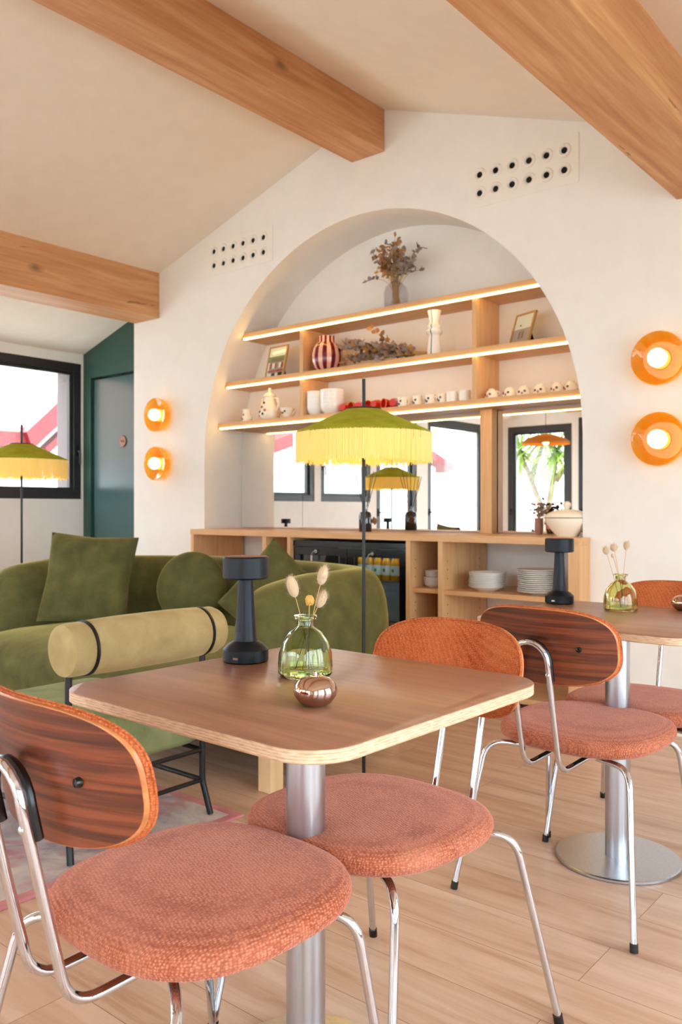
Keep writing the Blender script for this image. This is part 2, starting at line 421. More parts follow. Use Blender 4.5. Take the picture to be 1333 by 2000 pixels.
# soffit of arch and jambs
path = [(AX-AR, 0)]+ap+[(AX+AR, 0)]
for i in range(len(path)-1):
    (x0, z0), (x1, z1) = path[i], path[i+1]; wb.add([(x0, YW, z0), (x1, YW, z1), (x1, YN+.05, z1), (x0, YN+.05, z0)], [(0, 1, 2, 3)])
wb.add([(WB0, YW, 0), (WB0, 4.9, 0), (WB0, 4.9, top(WB0)), (WB0, YW, top(WB0))], [(0, 1, 2, 3)])
struct(wb.obj('wall_back', 'plaster', angle=25))
struct(MB().box(AX-AR-.1, AX+AR+.1, YN, YN+.1, 0, 3.1).obj('wall_niche', 'plaster'))
# green wall with flush door
XG0, XG1 = XL-.02, -5.5
g = MB(); g.prism([(XG0, 0), (-6.607, 0), (-6.607, 2.285), (-5.72, 2.285), (-5.72, 0), (XG1, 0), (XG1, ceil_z(XG1)), (XG0, ceil_z(XG0))], 4.42, 4.52, 'xz')
struct(g.obj('wall_green', 'green_paint', smooth=False))
dr = thing('door_1', None, None); struct(dr)
MB().box(-6.595, -5.73, 4.447, 4.49, .008, 2.268).obj('door_leaf', 'door_paint', dr, bevel=.003)
MB().box(-6.607, -5.72, 4.50, 4.52, 0, 2.285).obj('door_stop', 'black_plastic', dr)
# ---- left wall with openings (y ranges, z ranges)
LW = [(2.93, 4.40, 1.187, 2.42), (1.46, 2.85, 1.187, 2.42), (.35, 1.34, 1.187, 2.42), (-.72, .22, 0, 2.42), (-2.62, -1.0, 0, 2.42)]
lw = MB(); ys = YR-.3; hz = ceil_z(XL)
for y0, y1, z0, z1 in sorted(LW):
    lw.box(XL-.35, XL, ys, y0, 0, hz+.02)
    if z0 > 0: lw.box(XL-.35, XL, y0, y1, 0, z0)
    lw.box(XL-.35, XL, y0, y1, z1, hz+.02); ys = y1
lw.box(XL-.35, XL, ys, 4.9, 0, hz+.02)
struct(lw.obj('wall_left', 'plaster', smooth=False))
nwin = [0, 1]
def glazed(u0, u1, z0, z1, fixed, plane, door=False, handle=None, mull=None, fw=.075):
    if door: fw = .10
    """window or glazed door; plane 'x' = in a wall of constant x (u is y), 'y' = constant y"""
    if door: nwin[1] += 1; nm = 'door_%d' % nwin[1]
    else: nwin[0] += 1; nm = 'window_%d' % nwin[0]
    t = thing(nm, None, None); struct(t)
    inward = 1
    def B(mb, a0, a1, b0, b1, d0, d1):
        if plane == 'x': mb.box(fixed+d0, fixed+d1, a0, a1, b0, b1)
        else: mb.box(a0, a1, fixed+d0, fixed+d1, b0, b1)
    f = MB()
    B(f, u0, u1, z0, z0+fw, -.07, .012); B(f, u0, u1, z1-fw, z1, -.07, .012)
    B(f, u0, u0+fw, z0+fw, z1-fw, -.07, .012); B(f, u1-fw, u1, z0+fw, z1-fw, -.07, .012)
    i = fw+.03
    B(f, u0+fw, u1-fw, z0+fw, z0+i, -.055, -.01); B(f, u0+fw, u1-fw, z1-i, z1-fw, -.055, -.01)
    B(f, u0+fw, u0+i, z0+i, z1-i, -.055, -.01); B(f, u1-i, u1-fw, z0+i, z1-i, -.055, -.01)
    for m in (mull or []): B(f, m-.05, m+.05, z0+fw, z1-fw, -.07, .0)
    f.obj('window_frame' if not door else 'door_frame', 'window_frame', t, bevel=.003)
    gl = MB(); B(gl, u0+fw, u1-fw, z0+fw, z1-fw, -.034, -.03); gl.obj('pane', 'window_glass', t, smooth=False)
    if handle:
        hu, hz_ = handle; h = MB()
        if plane == 'x':
            h.box(fixed+.012, fixed+.024, hu-.014, hu+.014, hz_-.05, hz_+.05); h.tube(fillet([(fixed+.02, hu, hz_), (fixed+.06, hu, hz_), (fixed+.06, hu, hz_-.12) if not door else (fixed+.06, hu-.12, hz_)], .02), .009, 8)
        else:
            h.box(hu-.014, hu+.014, fixed+.012, fixed+.024, hz_-.05, hz_+.05); h.tube(fillet([(hu, fixed+.02, hz_), (hu, fixed+.06, hz_), (hu+.12, fixed+.06, hz_)], .02), .009, 8)
        h.obj('handle', 'black_metal', t)
    cu, cz = (u0+u1)/2, (z0+z1)/2
    return t
for i, (y0, y1, z0, z1) in enumerate(LW):
    glazed(y0, y1, z0, z1, XL-.02, 'x', door=z0 == 0, handle=((y1-.04, 1.62) if z0 > 0 else (y1-.05, 1.05)), mull=None)
    portal((XL-.37, (y0+y1)/2, (z0+z1)/2), (0, radians(-90), 0), z1-z0, y1-y0)
# ---- rear wall with glazed doors and right wall with big glazing (behind the camera, seen in the mirror and in every gloss)
RW = [(-6.62, -5.53, 0, 2.42), (-5.41, -4.3, 0, 2.5), (-4.0, -2.2, 0, 2.5), (-1.8, .1, 0, 2.3)]
rw = MB(); xs = XL-.35
for x0, x1, z0, z1 in RW:
    rw.box(xs, x0, YR-.3, YR, 0, 3.7); rw.box(x0, x1, YR-.3, YR, z1, 3.7); xs = x1
    glazed(x0, x1, z0, z1, YR-.0, 'y', door=True, handle=(x0+.05, 1.05), mull=[(x0+x1)/2] if x1-x0 > 1.5 else None)
    portal(((x0+x1)/2, YR-.32, (z0+z1)/2), (radians(90), 0, 0), x1-x0, z1-z0)
rw.box(xs, XR+.3, YR-.3, YR, 0, 3.7); struct(rw.obj('wall_rear', 'plaster', smooth=False))
struct(MB().box(XL-.36, XL-.09, 4.375, 4.40, 1.187, 2.42).obj('trim_1', 'reveal_pink', smooth=False))
QW = [(-2.6, -.9, .1, 2.25), (-.6, 1.1, .1, 2.25), (1.4, 3.3, .1, 2.25)]
qw = MB(); ys = YR-.3
for y0, y1, z0, z1 in QW:
    qw.box(XR, XR+.3, ys, y0, 0, 2.5); qw.box(XR, XR+.3, y0, y1, z1, 2.5); qw.box(XR, XR+.3, y0, y1, 0, z0); ys = y1
    glazed(y0, y1, z0, z1, XR+.1, 'x', mull=[(y0+y1)/2])
    portal((XR+.32, (y0+y1)/2, (z0+z1)/2), (0, radians(90), 0), z1-z0, y1-y0)
qw.box(XR, XR+.3, ys, 4.9, 0, 2.5); struct(qw.obj('wall_right', 'plaster', smooth=False))

# ---- oak ceiling beams
BEAMS = [(-5.606, -5.30, 2.594, 'oak ceiling beam on the left, above the green door and window', ceil_z(-5.45)),
         (-3.359, -3.099, 3.305, 'ridge oak beam ending on the wall above the arch top', RIDGE_Z),
         (-1.338, -1.052, 2.594, 'big pale oak ceiling beam crossing the upper right corner', ceil_z(-1.2))]
for i, (x0, x1, z0, lb, zt) in enumerate(BEAMS):
    b = MB(); b.box(x0, x1, YR+.0, YW, z0, zt+.12)
    o = b.obj('ceiling_beam', 'beam_oak', bevel=.006); tag(o, lb, 'beam', 'oak ceiling beams'); 

# ---- air vents: plate with twelve round nozzles
for k, (x0, z0, x1, z1, lb) in enumerate([(-4.74, 2.815, -4.06, 3.06, 'cream air vent panel with twelve holes left of the arch'), (-2.504, 2.808, -1.835, 3.067, 'cream air vent panel with twelve holes right of the arch, nearer the big beam')]):
    cx, cz = (x0+x1)/2, (z0+z1)/2
    t = thing('air_vent', lb, 'vent', (cx, YW, cz), 0, 'air vent panels')
    pl = MB(); pl.box(x0-cx, x1-cx, -.006, 0, z0-cz, z1-cz); pl.obj('vent_plate', 'vent_white', t, bevel=.002)
    for i in range(6):
        for j in range(2):
            u, v = (-.255+.102*i), (-.052+.104*j)
            nz = MB(); nz.lathe([(.040, -.006), (.039, -.010), (.033, -.017), (.027, -.018), (.021, -.013), (.018, -.0065)], 24, (u, 0, v), 'y', cap=False)
            n_ = nz.obj('nozzle', 'vent_white', t)
            hl = MB(); hl.lathe([(.0, -.0085), (.0165, -.0085), (.0165, -.0065)], 20, (u, 0, v), 'y', cap=False); hl.obj('nozzle_opening', 'void_black', n_)

# ================================================================== SHELVING, MIRROR, COUNTER
def arch_l(z): return AX-sqrt(AR**2-max(0, z-AZ)**2)
def arch_r(z): return AX+sqrt(AR**2-max(0, z-AZ)**2)
SY0 = 4.285
sh = thing('wall_shelving', 'oak shelving with three lit shelves filling the arched niche', 'shelves', (AX, 4.42, 1.7))
def W(mb, name, mat, parent, **k):      # mesh built in world coordinates under a thing standing at parent.location
    l = parent.location; mb.v = [(x-l.x, y-l.y, z-l.z) for x, y, z in mb.v]; return mb.obj(name, mat, parent, **k)
SHZ = [(2.34, 2.382), (2.00, 2.042), (1.70, 1.742)]
for z0, z1 in SHZ:
    n = 6
    poly_l = [(arch_l(z0+(z1-z0)*i/n)+.004, z0+(z1-z0)*i/n) for i in range(n+1)]; poly_r = [(arch_r(z)-.004, z) for _, z in poly_l]
    s_ = W(MB().prism(poly_l+poly_r[::-1], SY0, YN-.002, 'xz'), 'shelf', 'shelf_oak', sh)
    l_ = MB().box(arch_l(z0)+.03, arch_r(z0)-.03, SY0-.004, SY0+.012, z0-.006, z0+.006)
    l_.v = [(x-AX, y-4.42, z-1.7) for x, y, z in l_.v]; l_.obj('led_strip', 'led_light', s_)
for x in (-3.919, -2.549):
    for z0, z1 in ((2.042, 2.34), (1.742, 2.00)):
        W(MB().box(x, x+.03, SY0+.004, YN-.002, z0, z1), 'divider', 'shelf_oak_upright', sh)
W(MB().box(-2.60, -2.52, 4.47, 4.535, .951, 1.70), 'upright_post', 'shelf_oak_upright', sh, bevel=.002)
mi = thing('wall_mirror', 'tall wall mirror behind the counter under the lowest shelf', 'mirror', (AX, 4.54, .951))
xs_ = [arch_l(1.2)+.004, -4.12, -2.565, arch_r(1.2)-.004]
for a, b in zip(xs_[:-1], xs_[1:]):
    W(MB().box(a+.0015, b-.0015, 4.54, 4.555, .955, 1.698), 'mirror_panel', 'mirror', mi, smooth=False)
# counter top
ct = MB().prism([(-4.767, 4.03), (-1.775, 4.03), (-1.775, 4.168), (-1.819, 4.168), (-1.819, YN-.002), (-4.767, YN-.002)], .912, .951)
tag(ct.obj('countertop', 'shelf_oak', bevel=.002), 'long pale oak counter top under the mirror', 'counter')
bc = thing('base_cabinet', 'open oak base cabinet with plates, under the counter', 'cabinet', (AX, 4.3, 0))
def pan(x0, x1, name='upright_panel', y0=4.035, y1=4.53): W(MB().box(x0, x1, y0, y1, 0.0, .912), name, 'shelf_oak_upright', bc, bevel=.0015)
pan(-4.766, -4.735); pan(-4.03, -3.995); pan(-3.80, -3.772); pan(-2.845, -2.815); pan(-2.622, -2.592); pan(-1.835, -1.775, y1=4.168)
W(MB().box(-2.815, -2.622, 4.06, 4.53, .612, .637), 'shelf', 'shelf_oak', bc); W(MB().box(-2.592, -1.835, 4.05, 4.53, .612, .637), 'shelf', 'shelf_oak', bc)
W(MB().box(-4.735, -4.03, 4.06, 4.53, .10, .13), 'shelf', 'shelf_oak', bc); W(MB().box(-2.815, -1.835, 4.06, 4.53, .06, .09), 'shelf', 'shelf_oak', bc)
for xx in (-2.8148, -2.5918):
    for yy in (4.09, 4.45):
        for k in range(7): 
            z = .50+.05*k
            if abs(z-.625) > .03: W(MB().lathe([(0, .0008), (.0035, .0008), (.0035, 0)], 8, (xx, yy, z), 'x', cap=False), 'peg_hole', 'void_black', bc)
# fridge
fr = thing('bar_fridge', 'black two-door glass drinks fridge under the counter', 'fridge', (-3.31, 4.3, 0))
W(MB().box(-3.765, -2.852, 4.10, 4.52, .02, .07).box(-3.765, -2.852, 4.10, 4.52, .86, .893).box(-3.765, -3.735, 4.10, 4.52, .07, .86).box(-2.882, -2.852, 4.10, 4.52, .07, .86).box(-3.765, -2.852, 4.50, 4.52, .07, .86).box(-3.765, -2.852, 4.06, 4.10, .855, .893), 'body', 'black_plastic', fr)
W(MB().box(-3.733, -2.884, 4.485, 4.498, .075, .855), 'liner', 'fridge_inside', fr)
for x0, x1 in ((-3.762, -3.318), (-3.308, -2.856)):
    d = MB(); z0, z1 = .03, .852
    d.box(x0, x1, 4.06, 4.10, z1-.05, z1).box(x0, x1, 4.06, 4.10, z0, z0+.05).box(x0, x0+.055, 4.06, 4.10, z0+.05, z1-.05).box(x1-.055, x1, 4.06, 4.10, z0+.05, z1-.05)
    dd = W(d, 'door', 'black_plastic', fr, bevel=.003)
    gg = MB().box(x0+.055, x1-.055, 4.078, 4.082, z0+.05, z1-.05); gg.v = [(x+3.31, y-4.3, z) for x, y, z in gg.v]; gg.obj('door_glass', 'fridge_glass', dd, smooth=False)
    k = MB(); kx = (x0+x1)/2+(-.02 if x0 < -3.5 else -.02); k.lathe([(0, -.012), (.011, -.012), (.013, 0)], 16, (kx, 4.058, .827), 'y', cap=False)
    k.tube([(kx, 4.045, .827), (kx-.02, 4.04, .82), (kx-.03, 4.042, .80)], .004, 8); k.box(kx-.037, kx-.023, 4.04, 4.044, .765, .80)
    k.v = [(x+3.31, y-4.3, z) for x, y, z in k.v]; k.obj('lock_key', 'key_metal', dd)
for z in (.36, .657):
    s_ = MB()
    for i in range(7): s_.tube([(-3.73, 4.14+.055*i, z), (-2.89, 4.14+.055*i, z)], .003, 6)
    for i in range(5): s_.tube([(-3.70+.2*i, 4.13, z), (-3.70+.2*i, 4.48, z)], .003, 6)
    W(s_, 'wire_shelf', 'chrome', fr)
W(MB().box(-3.70, -2.92, 4.115, 4.13, .832, .842), 'interior_light', 'fridge_light', fr)
def bottle_proto():
    t = thing('juice_bottle', 'orange juice bottle, leftmost in the front row of the fridge', 'bottle', (0, 0, 0), 0, 'juice bottles in the fridge')
    MB().lathe([(0, 0), (.027, .001), (.029, .01), (.029, .095), (.026, .11), (.013, .135), (.0125, .155), (0, .156)], 20).obj('body', 'orange_juice', t)
    MB().lathe([(.0296, .03), (.0296, .085)], 20, cap=False).obj('paper_label', 'paper_white', t)
    MB().lathe([(0, .172), (.015, .171), (.0155, .152), (.013, .15)], 16, cap=False).obj('cap', 'cap_white', t)
    MB().lathe([(0, -.0305), (.010, -.0303), (.010, -.0295)], 12, (0, 0, .058), 'y', cap=False).obj('leaf_mark', 'photo_green', t)
    return t
bp = bottle_proto(); bp.scale = (1, 1, 1.07); names = ['leftmost', 'second from the left', 'third from the left', 'fourth from the left', 'fifth from the left', 'rightmost']
for i in range(6):
    x = -3.275+.0665*i
    lb = 'orange juice bottle, %s in the front row of the fridge' % names[i]
    if i == 0: bp.location = (x, 4.16, .6602); bp['label'] = lb
    else: dup(bp, (x, 4.16, .6602), 0, lb)
cn = thing('drink_can', 'red drink can at the left end of the fridge shelf', 'can', (-3.70, 4.17, .6602), 0, 'red drink cans in the fridge')
MB().lathe([(0, 0), (.024, .001), (.027, .008), (.027, .055), (.023, .064), (0, .063)], 18).obj('body', 'can_red', cn)
MB().lathe([(.0, .064), (.021, .0645), (.023, .0635)], 18, cap=False).obj('lid', 'chrome', cn)
for i in range(1, 5): dup(cn, (-3.70+.072*i, 4.17, .6602), 0, 'red drink can, %s from the left on the fridge shelf' % ['second', 'third', 'fourth', 'fifth'][i-1])

# crockery on the cabinet shelves -------------------------------------------------
def plate_prof(r, deep=0.012, t=.004):
    return [(0, 0), (r*.5, 0), (r*.52, .002), (r*.8, deep*.45), (r, deep), (r, deep+t*.6), (r*.8, deep*.45+t), (r*.5, t), (0, t)]
def stack(name, x, y, z, r, n, step, lab, grp, mat='ceramic_white', deep=.014, decor=None):
    me = None; first = None
    for k in range(n):
        rr = r*(1+random.uniform(-.015, .015)) if False else r
        lb = lab % (('topmost' if k == n-1 else 'bottom' if k == 0 else ['second', 'third', 'fourth', 'fifth', 'sixth', 'seventh', 'eighth', 'ninth', 'tenth', 'eleventh', 'twelfth'][k-1]+' from the bottom'),)
        if first is None:
            o = MB().lathe(plate_prof(r, deep), 40).obj(name, mat); first = o
        else: o = first.copy(); COL.objects.link(o)
        o.location = (x+random.uniform(-.003, .003), y+random.uniform(-.003, .003), z+k*step); o.rotation_euler = (0, 0, random.uniform(0, 6))
        tag(o, lb, 'plate' if 'bowl' not in name else 'bowl', grp)
stack('saucer', -2.735, 4.17, .6372, .062, 4, .012, 'small white saucer, %s in the narrow cabinet bay', 'saucers in the narrow bay', deep=.022)
stack('dessert_plate', -2.735, 4.17, .695, .056, 4, .0085, 'little white plate, %s of those on the narrow bay saucers', 'little plates on the saucers', deep=.012)
stack('soup_plate', -2.39, 4.19, .6372, .106, 9, .0095, 'white soup plate, %s of the lower stack in the wide bay', 'soup plates in the wide bay', deep=.026)
stack('dinner_plate', -2.07, 4.19, .6372, .118, 12, .0105, 'white dinner plate, %s of the tall stack behind the lamp', 'dinner plates in the wide bay', deep=.018)

# ---- things on the shelves ------------------------------------------------------
def pot_lathe(name, prof, mat, loc, label, cat, n=32, rz=0):
    t = thing(name, label, cat, loc, rz); MB().lathe(prof, n).obj('body', mat, t); return t
def blotches(t, r, spots, size, mats):
    """little painted marks standing just proud of a round wall of radius r; spots = (angle, z, radius at z)"""
    for i, (a, z, rr) in enumerate(spots):
        m = MB(); c_ = Vector((rr*cos(a), rr*sin(a), z)); nrm = Vector((cos(a), sin(a), 0)); tn = Vector((-sin(a), cos(a), 0)); up = Vector((0, 0, 1))
        for k in range(5):
            b = 2*pi*k/5+i; p = c_+nrm*.0008+tn*(size*.55*cos(b))+up*(size*.55*sin(b))
            m.sphere(p, size*.42, 8, sx=1, sy=1, sz=1)
        m.obj('painted_flower', mats[i % len(mats)], t)
Z1, Z2, Z3 = 2.3822, 2.0422, 1.7422
CAMA = -pi/2-.25   # direction that faces the room
# glass bottle vase with dried bouquet on top shelf
t = thing('bottle_vase', 'grey clear glass bottle vase on the top shelf', 'vase', (-3.15, 4.36, Z1))
MB().lathe([(0, .0), (.068, 0), (.078, .01), (.080, .09), (.070, .13), (.045, .158), (.024, .17), (.021, .195), (.032, .21), (.029, .21), (.018, .196), (.021, .172), (.042, .155), (.066, .128), (.076, .09), (.074, .012), (0, .006)], 36).obj('body', 'grey_glass', t)
def leaf(mb, p, d, L, wd, curl=.3):
    d = Vector(d).normalized(); s_ = d.cross(Vector((random.uniform(-1, 1), random.uniform(-1, 1), random.uniform(-.4, 1)))).normalized(); n_ = d.cross(s_)
    pts = []
    for k, (u, ww) in enumerate(((0, .15), (.3, .9), (.62, 1.), (.88, .6), (1, .08))):
        c_ = Vector(p)+d*(L*u)+n_*(curl*L*u*u); pts.append((c_-s_*wd*ww*.5, c_+n_*wd*.12*(1-u), c_+s_*wd*ww*.5))
    vs = [q for r in pts for q in r]; fs = []
    for i in range(4):
        fs += [(i*3, i*3+1, i*3+4, i*3+3), (i*3+1, i*3+2, i*3+5, i*3+4)]
    b = len(mb.v); mb.add(vs, fs)
def bez(a, b, c_, n=8):
    a, b, c_ = Vector(a), Vector(b), Vector(c_); return [a*(1-t)**2+b*2*t*(1-t)+c_*t*t for t in [i/n for i in range(n+1)]]
bq = thing('dried_bouquet', 'bouquet of dried eucalyptus and ochre flowers in the grey bottle vase', 'flowers', (-3.15, 4.36, Z1))
stems = MB(); lv = {'dried_brown': MB(), 'dried_grey': MB(), 'dried_ochre': MB()}
for i in range(38):
    a = random.uniform(0, 2*pi); sp = random.uniform(.03, .2)
    tip = Vector((sp*cos(a)*1.15-.03, sp*sin(a)*.55, random.uniform(.30, .50)-sp*.5))
    path = bez((random.uniform(-.02, .02), random.uniform(-.02, .02), .03), (tip.x*.2, tip.y*.2, .24), tip, 10); stems.tube(path, .0014, 5)
    kind = 'dried_grey' if tip.x > .05 or i % 5 == 0 else ('dried_ochre' if i % 6 == 1 else 'dried_brown')
    for k in range(4, 11):
        for q in range(3 if kind != 'dried_ochre' else 2):
            p = path[min(k, 10)]; dd = Vector((random.uniform(-1, 1), random.uniform(-1, 1), random.uniform(-.3, 1)))
            if p.z < .215: continue
            leaf(lv[kind], p, dd, random.uniform(.022, .042), random.uniform(.014, .026))
stems.obj('stems', 'dry_stem', bq)
for k, m_ in lv.items(): m_.obj('dried_leaves', k, bq, smooth=False)
# picture frames
def frame(loc, rz, w_, h_, tilt, label, rm, paint):
    t = thing('picture_frame', label, 'picture frame', loc, rz)
    R = Matrix.Rotation(-tilt, 4, 'X')
    def Bx(mb, *a): return mb.box(*a, mat=R)
    m = MB(); b = .012
    Bx(m, -w_/2, w_/2, -.006, .008, 0, b); Bx(m, -w_/2, w_/2, -.006, .008, h_-b, h_); Bx(m, -w_/2, -w_/2+b, -.006, .008, b, h_-b); Bx(m, w_/2-b, w_/2, -.006, .008, b, h_-b)
    m.obj('frame', rm, t)
    Bx(MB(), -.02, .02, .008, .011, .0, h_*.7)
    st = MB(); st.add([(-.02, .012+h_*.7*sin(tilt), h_*.7*cos(tilt)), (.02, .012+h_*.7*sin(tilt), h_*.7*cos(tilt)), (.02, .11, .0), (-.02, .11, .0), (-.02, .016+h_*.7*sin(tilt), h_*.7*cos(tilt)), (.02, .016+h_*.7*sin(tilt), h_*.7*cos(tilt)), (.02, .114, .0), (-.02, .114, .0)], [(0, 1, 2, 3), (7, 6, 5, 4), (0, 4, 5, 1), (1, 5, 6, 2), (2, 6, 7, 3), (3, 7, 4, 0)])
    st.obj('stand', 'dark_fabric', t)
    mats = []; m = MB(); d = -.002
    for i, (x0, x1, z0, z1, mt) in enumerate(paint):
        if mt not in mats: mats.append(mt)
        m.cur = mats.index(mt); dd = d-.0002*i
        xx0, xx1 = -w_/2+b+x0*(w_-2*b), -w_/2+b+x1*(w_-2*b); zz0, zz1 = b+z0*(h_-2*b), b+z1*(h_-2*b)
        Bx(m, xx0, xx1, dd, .002, zz0, zz1)
    m.obj('photograph', mats, t, smooth=False)
    g = MB(); Bx(g, -w_/2+b, w_/2-b, -.0062, -.0055, b, h_-b); g.obj('glass', 'window_glass', t, smooth=False)
    return t
frame((-4.235, 4.36, Z2), -.08, .20, .245, .22, 'framed photo of a house with red shutters, at the left end of the middle shelf', 'frame_gilt',
      [(0, 1, 0, 1, 'photo_sky'), (0, 1, .5, .7, 'photo_green'), (.15, .9, .5, .64, 'photo_roof'), (.1, .95, .12, .5, 'photo_grey'), (.12, .24, .28, .46, 'photo_red'), (.27, .42, .28, .46, 'paper_white'), (.45, .55, .28, .46, 'photo_red'),
       (.68, .80, .28, .46, 'paper_white'), (.82, .95, .28, .46, 'photo_red'), (.05, 1, .16, .22, 'photo_red'), (.3, .5, .0, .12, 'void_black'), (.7, .95, 0, .12, 'void_black')])
frame((-2.29, 4.37, Z2), -.38, .17, .20, .32, 'gilt framed picture leaning at the right end of the middle shelf', 'frame_gilt',
      [(0, 1, 0, 1, 'photo_mauve'), (0, 1, .5, 1, 'photo_sky'), (.35, .65, .15, .4, 'photo_roof'), (.45, .55, .12, .46, 'photo_grey'), (.3, .4, .6, .66, 'photo_roof')])
# striped vase
t = thing('striped_vase', 'round vase with burgundy and pink stripes on the middle shelf', 'vase', (-3.755, 4.385, Z2))
MB().lathe([(0, 0), (.065, 0), (.09, .02), (.107, .06), (.11, .10), (.10, .15), (.078, .185), (.06, .195), (.056, .205), (.056, .24), (.05, .24), (.05, .2), (0, .19)], 66).obj('body', 'striped_ceramic', t)
# white stacked vase with green stripe
t = thing('white_vase', 'slim white vase with a green stripe, standing on the middle shelf', 'vase', (-2.865, 4.37, Z2))
vp = [(0, 0), (.045, 0), (.043, .05), (.035, .12), (.036, .13), (.048, .14), (.052, .152), (.045, .165), (.035, .17), (.042, .178), (.044, .188), (.033, .2), (.03, .215), (.04, .265), (.044, .28), (.039, .28), (.026, .22), (0, .2)]
MB().lathe(vp, 32).obj('body', 'ceramic_white', t)
st = MB(); a0 = CAMA+.35
for i in range(1, 14):
    (r0, z0), (r1, z1) = vp[i], vp[i+1]
    st.quad(*[((r+.0008)*cos(a), (r+.0008)*sin(a), z) for r, z, a in ((r0, z0, a0-.07), (r0, z0, a0+.07), (r1, z1, a0+.07), (r1, z1, a0-.07))])
st.obj('green_stripe', 'leaf_print', t)
# lying eucalyptus bunch
bq = thing('eucalyptus_bunch', 'bunch of dried eucalyptus lying along the middle shelf', 'dried branches', (-3.25, 4.37, Z2))
stems = MB(); lv = {'dried_grey': MB(), 'dried_brown': MB(), 'dried_ochre': MB()}
for i in range(16):
    y0 = random.uniform(-.05, .05); zt = random.uniform(.02, .17) if i else .2
    path = bez((.37, y0*.3, .02+random.uniform(0, .012)), (.05, y0, .03+zt*.3), (random.uniform(-.42, -.12), y0*1.2-.02, zt), 12)
    if i == 0: path = bez((.3, 0, .03), (.1, 0, .05), (-.08, -.02, .235), 12)
    stems.tube(path, .0018, 5); kind = 'dried_grey' if i % 3 else 'dried_brown'
    if i == 7: kind = 'dried_ochre'
    for k in range(3, 13):
        for q in range(3):
            p = path[k]; leaf(lv[kind], (p.x, p.y, max(p.z, .018)), (random.uniform(-1, .4), random.uniform(-1, 1), random.uniform(-.1, .8)), random.uniform(.03, .055), random.uniform(.026, .042))
lo = lv['dried_grey']
for q in range(5): leaf(lo, (.02+random.uniform(-.02, .02), -.095, .0+random.uniform(-.0, .015)), (random.uniform(-1, 1), -.2, random.uniform(-.6, .5)), .03, .024)
stems.obj('stems', 'dry_stem', bq)
for k, m_ in lv.items(): m_.obj('dried_leaves', k, bq, smooth=False)
# ---- lowest shelf
FL = ['pink_print', 'brown_print', 'leaf_print']
t = thing('milk_jug', 'little cream floral jug at the left end of the lowest shelf', 'jug', (-4.50, 4.345, Z3))
MB().lathe([(0, 0), (.030, 0), (.038, .015), (.036, .045), (.029, .07), (.033, .092), (.029, .092), (.025, .07), (0, .02)], 24).obj('body', 'ceramic_cream', t)
blotches(t, 0, [(CAMA-.5, .03, .037), (CAMA+.3, .05, .035), (CAMA, .02, .037)], .008, FL)
MB().tube(bez((.034, 0, .08), (.075, 0, .06), (.035, 0, .02)), .004, 8).obj('handle', 'ceramic_cream', t)
t = thing('coffee_pot', 'tall cream coffee pot with painted flowers on the lowest shelf', 'coffee pot', (-4.275, 4.36, Z3))
MB().lathe([(0, 0), (.052, 0), (.072, .02), (.078, .05), (.070, .085), (.052, .12), (.042, .15), (.044, .165), (0, .166)], 32).obj('body', 'ceramic_cream', t)
MB().lathe([(.048, .166), (.048, .172), (.036, .19), (.012, .2), (.009, .208), (.014, .218), (.008, .232), (0, .234)], 28, cap=False).obj('lid', 'ceramic_cream', t)
MB().tube(bez((.045, -.01, .155), (.13, -.01, .16), (.07, -.01, .05), 10), .006, 8).obj('handle', 'ceramic_cream', t)
MB().tube(bez((-.06, .0, .06), (-.09, 0, .10), (-.075, 0, .16), 8), .01, 8, rr=[.014-.0009*i for i in range(9)]).obj('spout', 'ceramic_cream', t)
blotches(t, 0, [(CAMA-.55, .03, .075), (CAMA-.2, .055, .0775), (CAMA+.25, .04, .0775), (CAMA+.5, .065, .075), (CAMA, .09, .068), (CAMA+.1, .12, .053)], .011, FL)
t = thing('tea_cup', 'cream floral cup with a curly handle beside the coffee pot', 'cup', (-4.085, 4.35, Z3))
MB().lathe([(0, 0), (.026, 0), (.03, .008), (.048, .03), (.056, .07), (.053, .07), (.044, .032), (0, .012)], 28).obj('body', 'ceramic_cream', t)
MB().tube(bez((.052, -.01, .062), (.11, -.01, .08), (.05, -.01, .02), 10), .004, 8).obj('handle', 'ceramic_cream', t)
blotches(t, 0, [(CAMA-.4, .04, .051), (CAMA+.1, .035, .049), (CAMA+.5, .045, .052)], .009, FL)
def bowls(x, r, n, lab, grp):
    first = None
    for k in range(n):
        if not first: first = o = MB().lathe([(0, 0), (r*.6, 0), (r*.68, .006), (r*.92, .03), (r, .062), (r, .066), (r*.95, .066), (r*.86, .03), (0, .01)], 40).obj('stacking_bowl', 'ceramic_white')
        else: o = first.copy(); COL.objects.link(o)
        o.location = (x, 4.36, Z3+k*.0245); tag(o, lab % ['bottom', 'second from the bottom', 'middle', 'second from the top', 'topmost'][k], 'bowl', grp)
bowls(-3.83, .066, 5, 'white bowl, %s of the narrow stack on the lowest shelf', 'small white bowls'); bowls(-3.685, .083, 5, 'white bowl, %s of the wide stack on the lowest shelf', 'larger white bowls')
